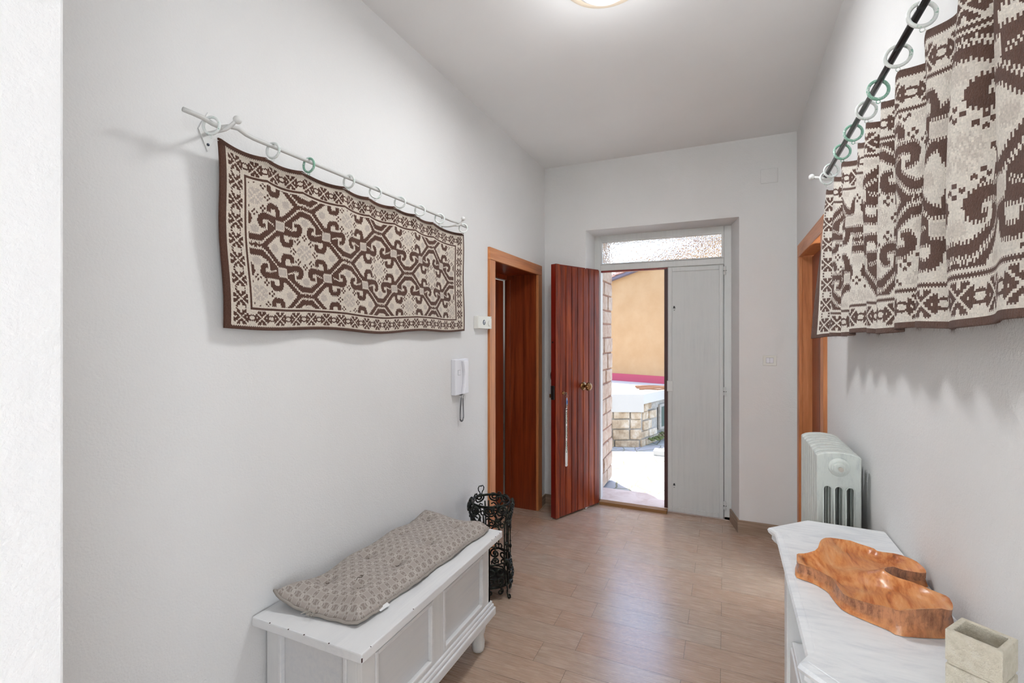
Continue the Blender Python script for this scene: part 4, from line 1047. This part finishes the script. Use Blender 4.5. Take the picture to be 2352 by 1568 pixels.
xx,yy = np.meshgrid(np.arange(.17,.48,.0065), np.arange(1.26,1.68,.0065)); ins = inpoly(xx.ravel(), yy.ravel(), R_)
for x,y,q in zip(xx.ravel(), yy.ravel(), ins):
    if q and sdist(x,y) > .0045: pts_in.append((float(x),float(y)))
V2 = [Vector(p) for p in R_]+[Vector(p) for p in pts_in]
res = delaunay_2d_cdt(V2, [(i,(i+1)%nR) for i in range(nR)], [list(range(nR))], 2, 1e-6)
tv, tf = res[0], res[2]
def rimz(x,y): return CZ+.050+.010*math.sin(x*21+y*9)+.004*math.sin(y*60)
def topz(x,y):
    d = sdist(x,y); base = rimz(x,y)
    dep = .030*(1-math.exp(-max(0,d-.005)/.020))*(1.15 if d>.03 else 1)
    return base-dep+.0012*math.sin(x*90+y*40)
vs = [(p.x,p.y,topz(p.x,p.y)) for p in tv]; fs = [tuple(f) for f in tf]
cen = (.33,1.45)
nb_ = len(vs); lay = 5
for l in range(1,lay+1):
    t = l/lay
    for i,(x,y) in enumerate(R_):
        a = Vector(R_[(i+1)%nR])-Vector(R_[i-1]); n_ = Vector((a.y,-a.x)).normalized()
        bulge = .004*math.sin(PI*t)+.0025*math.sin(i*1.7+l*2.1)*(0<t<1)-.004*t
        vs.append((x-n_.x*bulge*(-1), y-n_.y*bulge*(-1), rimz(x,y)*(1-t)+(CZ+.0012)*t))
# map rim points to cdt output
m0 = {}
for i,(x,y) in enumerate(R_): m0[i] = min(range(len(tv)), key=lambda k: (tv[k].x-x)**2+(tv[k].y-y)**2)
for i in range(nR):
    j=(i+1)%nR
    fs.append((m0[i],nb_+i,nb_+j,m0[j]))
    for l in range(lay-1): fs.append((nb_+l*nR+i,nb_+(l+1)*nR+i,nb_+(l+1)*nR+j,nb_+l*nR+j))
fs.append(tuple(nb_+(lay-1)*nR+i for i in range(nR)))
def teak():
    m = Mat('oiled_teak_root', srgb(180,108,58), .38); p = m.pos()
    a = m.noise(m.mp(p,(9,3.2,6),rot=(0,0,.55)), 1.7, 6, .62, 1.8); b = m.noise(m.mp(p,(70,12,40),rot=(0,0,.5)), 1.4, 4, .6)
    f = m.math('ADD', m.math('MULTIPLY', a, .72), m.math('MULTIPLY', b, .28))
    c = m.ramp(f, [(.30,srgb(96,50,24)),(.42,srgb(178,98,42)),(.52,srgb(206,136,78)),(.66,srgb(218,162,112))])
    g = m.n('NewGeometry'); sz = m.n('SeparateXYZ'); m.l(g.outputs['Normal'], sz.inputs[0])
    side = m.ramp(sz.outputs[2], [(.15,(1,1,1)),(.4,(0,0,0))])
    bark = m.ramp(m.noise(m.mp(p,(60,60,14)), 1.5, 5, .7), [(.35,srgb(124,76,48)),(.6,srgb(188,126,86))])
    m.col(m.mix(side, c, bark)); m.bump(m.math('ADD', b, a), .35, .003)
    m.b.inputs['Coat Weight'].default_value = .25; m.b.inputs['Coat Roughness'].default_value = .18; return m.m
dish = MB((.33,1.45,CZ)).add(vs, fs).build('wooden_dish', teak(), smooth=False, loc=(.33,1.45,CZ))
bmn = bmesh.new(); bmn.from_mesh(dish.data); bmesh.ops.remove_doubles(bmn, verts=bmn.verts, dist=1e-5); bmesh.ops.recalc_face_normals(bmn, faces=bmn.faces)
for f_ in bmn.faces: f_.smooth = True
for e_ in bmn.edges:
    if len(e_.link_faces)==2 and e_.calc_face_angle(0) > .9: e_.smooth = False
bmn.to_mesh(dish.data); bmn.free()
tag(dish, 'brown carved teak-root dish lying on the white console', 'dish')

# stone planter box
vz = thing('stone_planter', 'beige stone rectangular open box planter on the near end of the console', 'planter', (.406,1.090,CZ))
M_sand = stone_mat('beige_sandstone', srgb(222,212,190), srgb(238,229,209), srgb(245,239,224), 70)
va = math.radians(53)
def vbox(m, hx, hy, z0, z1):
    P_ = [(x*math.cos(va)-y*math.sin(va), x*math.sin(va)+y*math.cos(va)) for x,y in ((-hx,-hy),(hx,-hy),(hx,hy),(-hx,hy))]
    m.prism(P_, z0, z1)
def vwalls(m, hx, hy, t, z0, z1):
    def R2(x,y): return (x*math.cos(va)-y*math.sin(va), x*math.sin(va)+y*math.cos(va))
    out = [R2(*p) for p in ((-hx,-hy),(hx,-hy),(hx,hy),(-hx,hy))]; inn = [R2(*p) for p in ((-hx+t,-hy+t),(hx-t,-hy+t),(hx-t,hy-t),(-hx+t,hy-t))]
    vs = [(x,y,z) for z in (z0,z1) for x,y in out]+[(x,y,z) for z in (z0,z1) for x,y in inn]
    fs = []
    for i in range(4):
        j=(i+1)%4; fs += [(i,j,4+j,4+i),(8+j,8+i,12+i,12+j),(4+i,4+j,12+j,12+i),(j,i,8+i,8+j)]
    m.add(vs, fs)
m = MB(); vbox(m, .0355,.037, .0008,.066); m.build('lower_block', M_sand, vz, bevel=.002)
m = MB(); vbox(m, .0335,.035, .066,.072); vwalls(m, .0355,.037,.009,.072,.126); m.build('open_box', M_sand, vz, bevel=.0015)
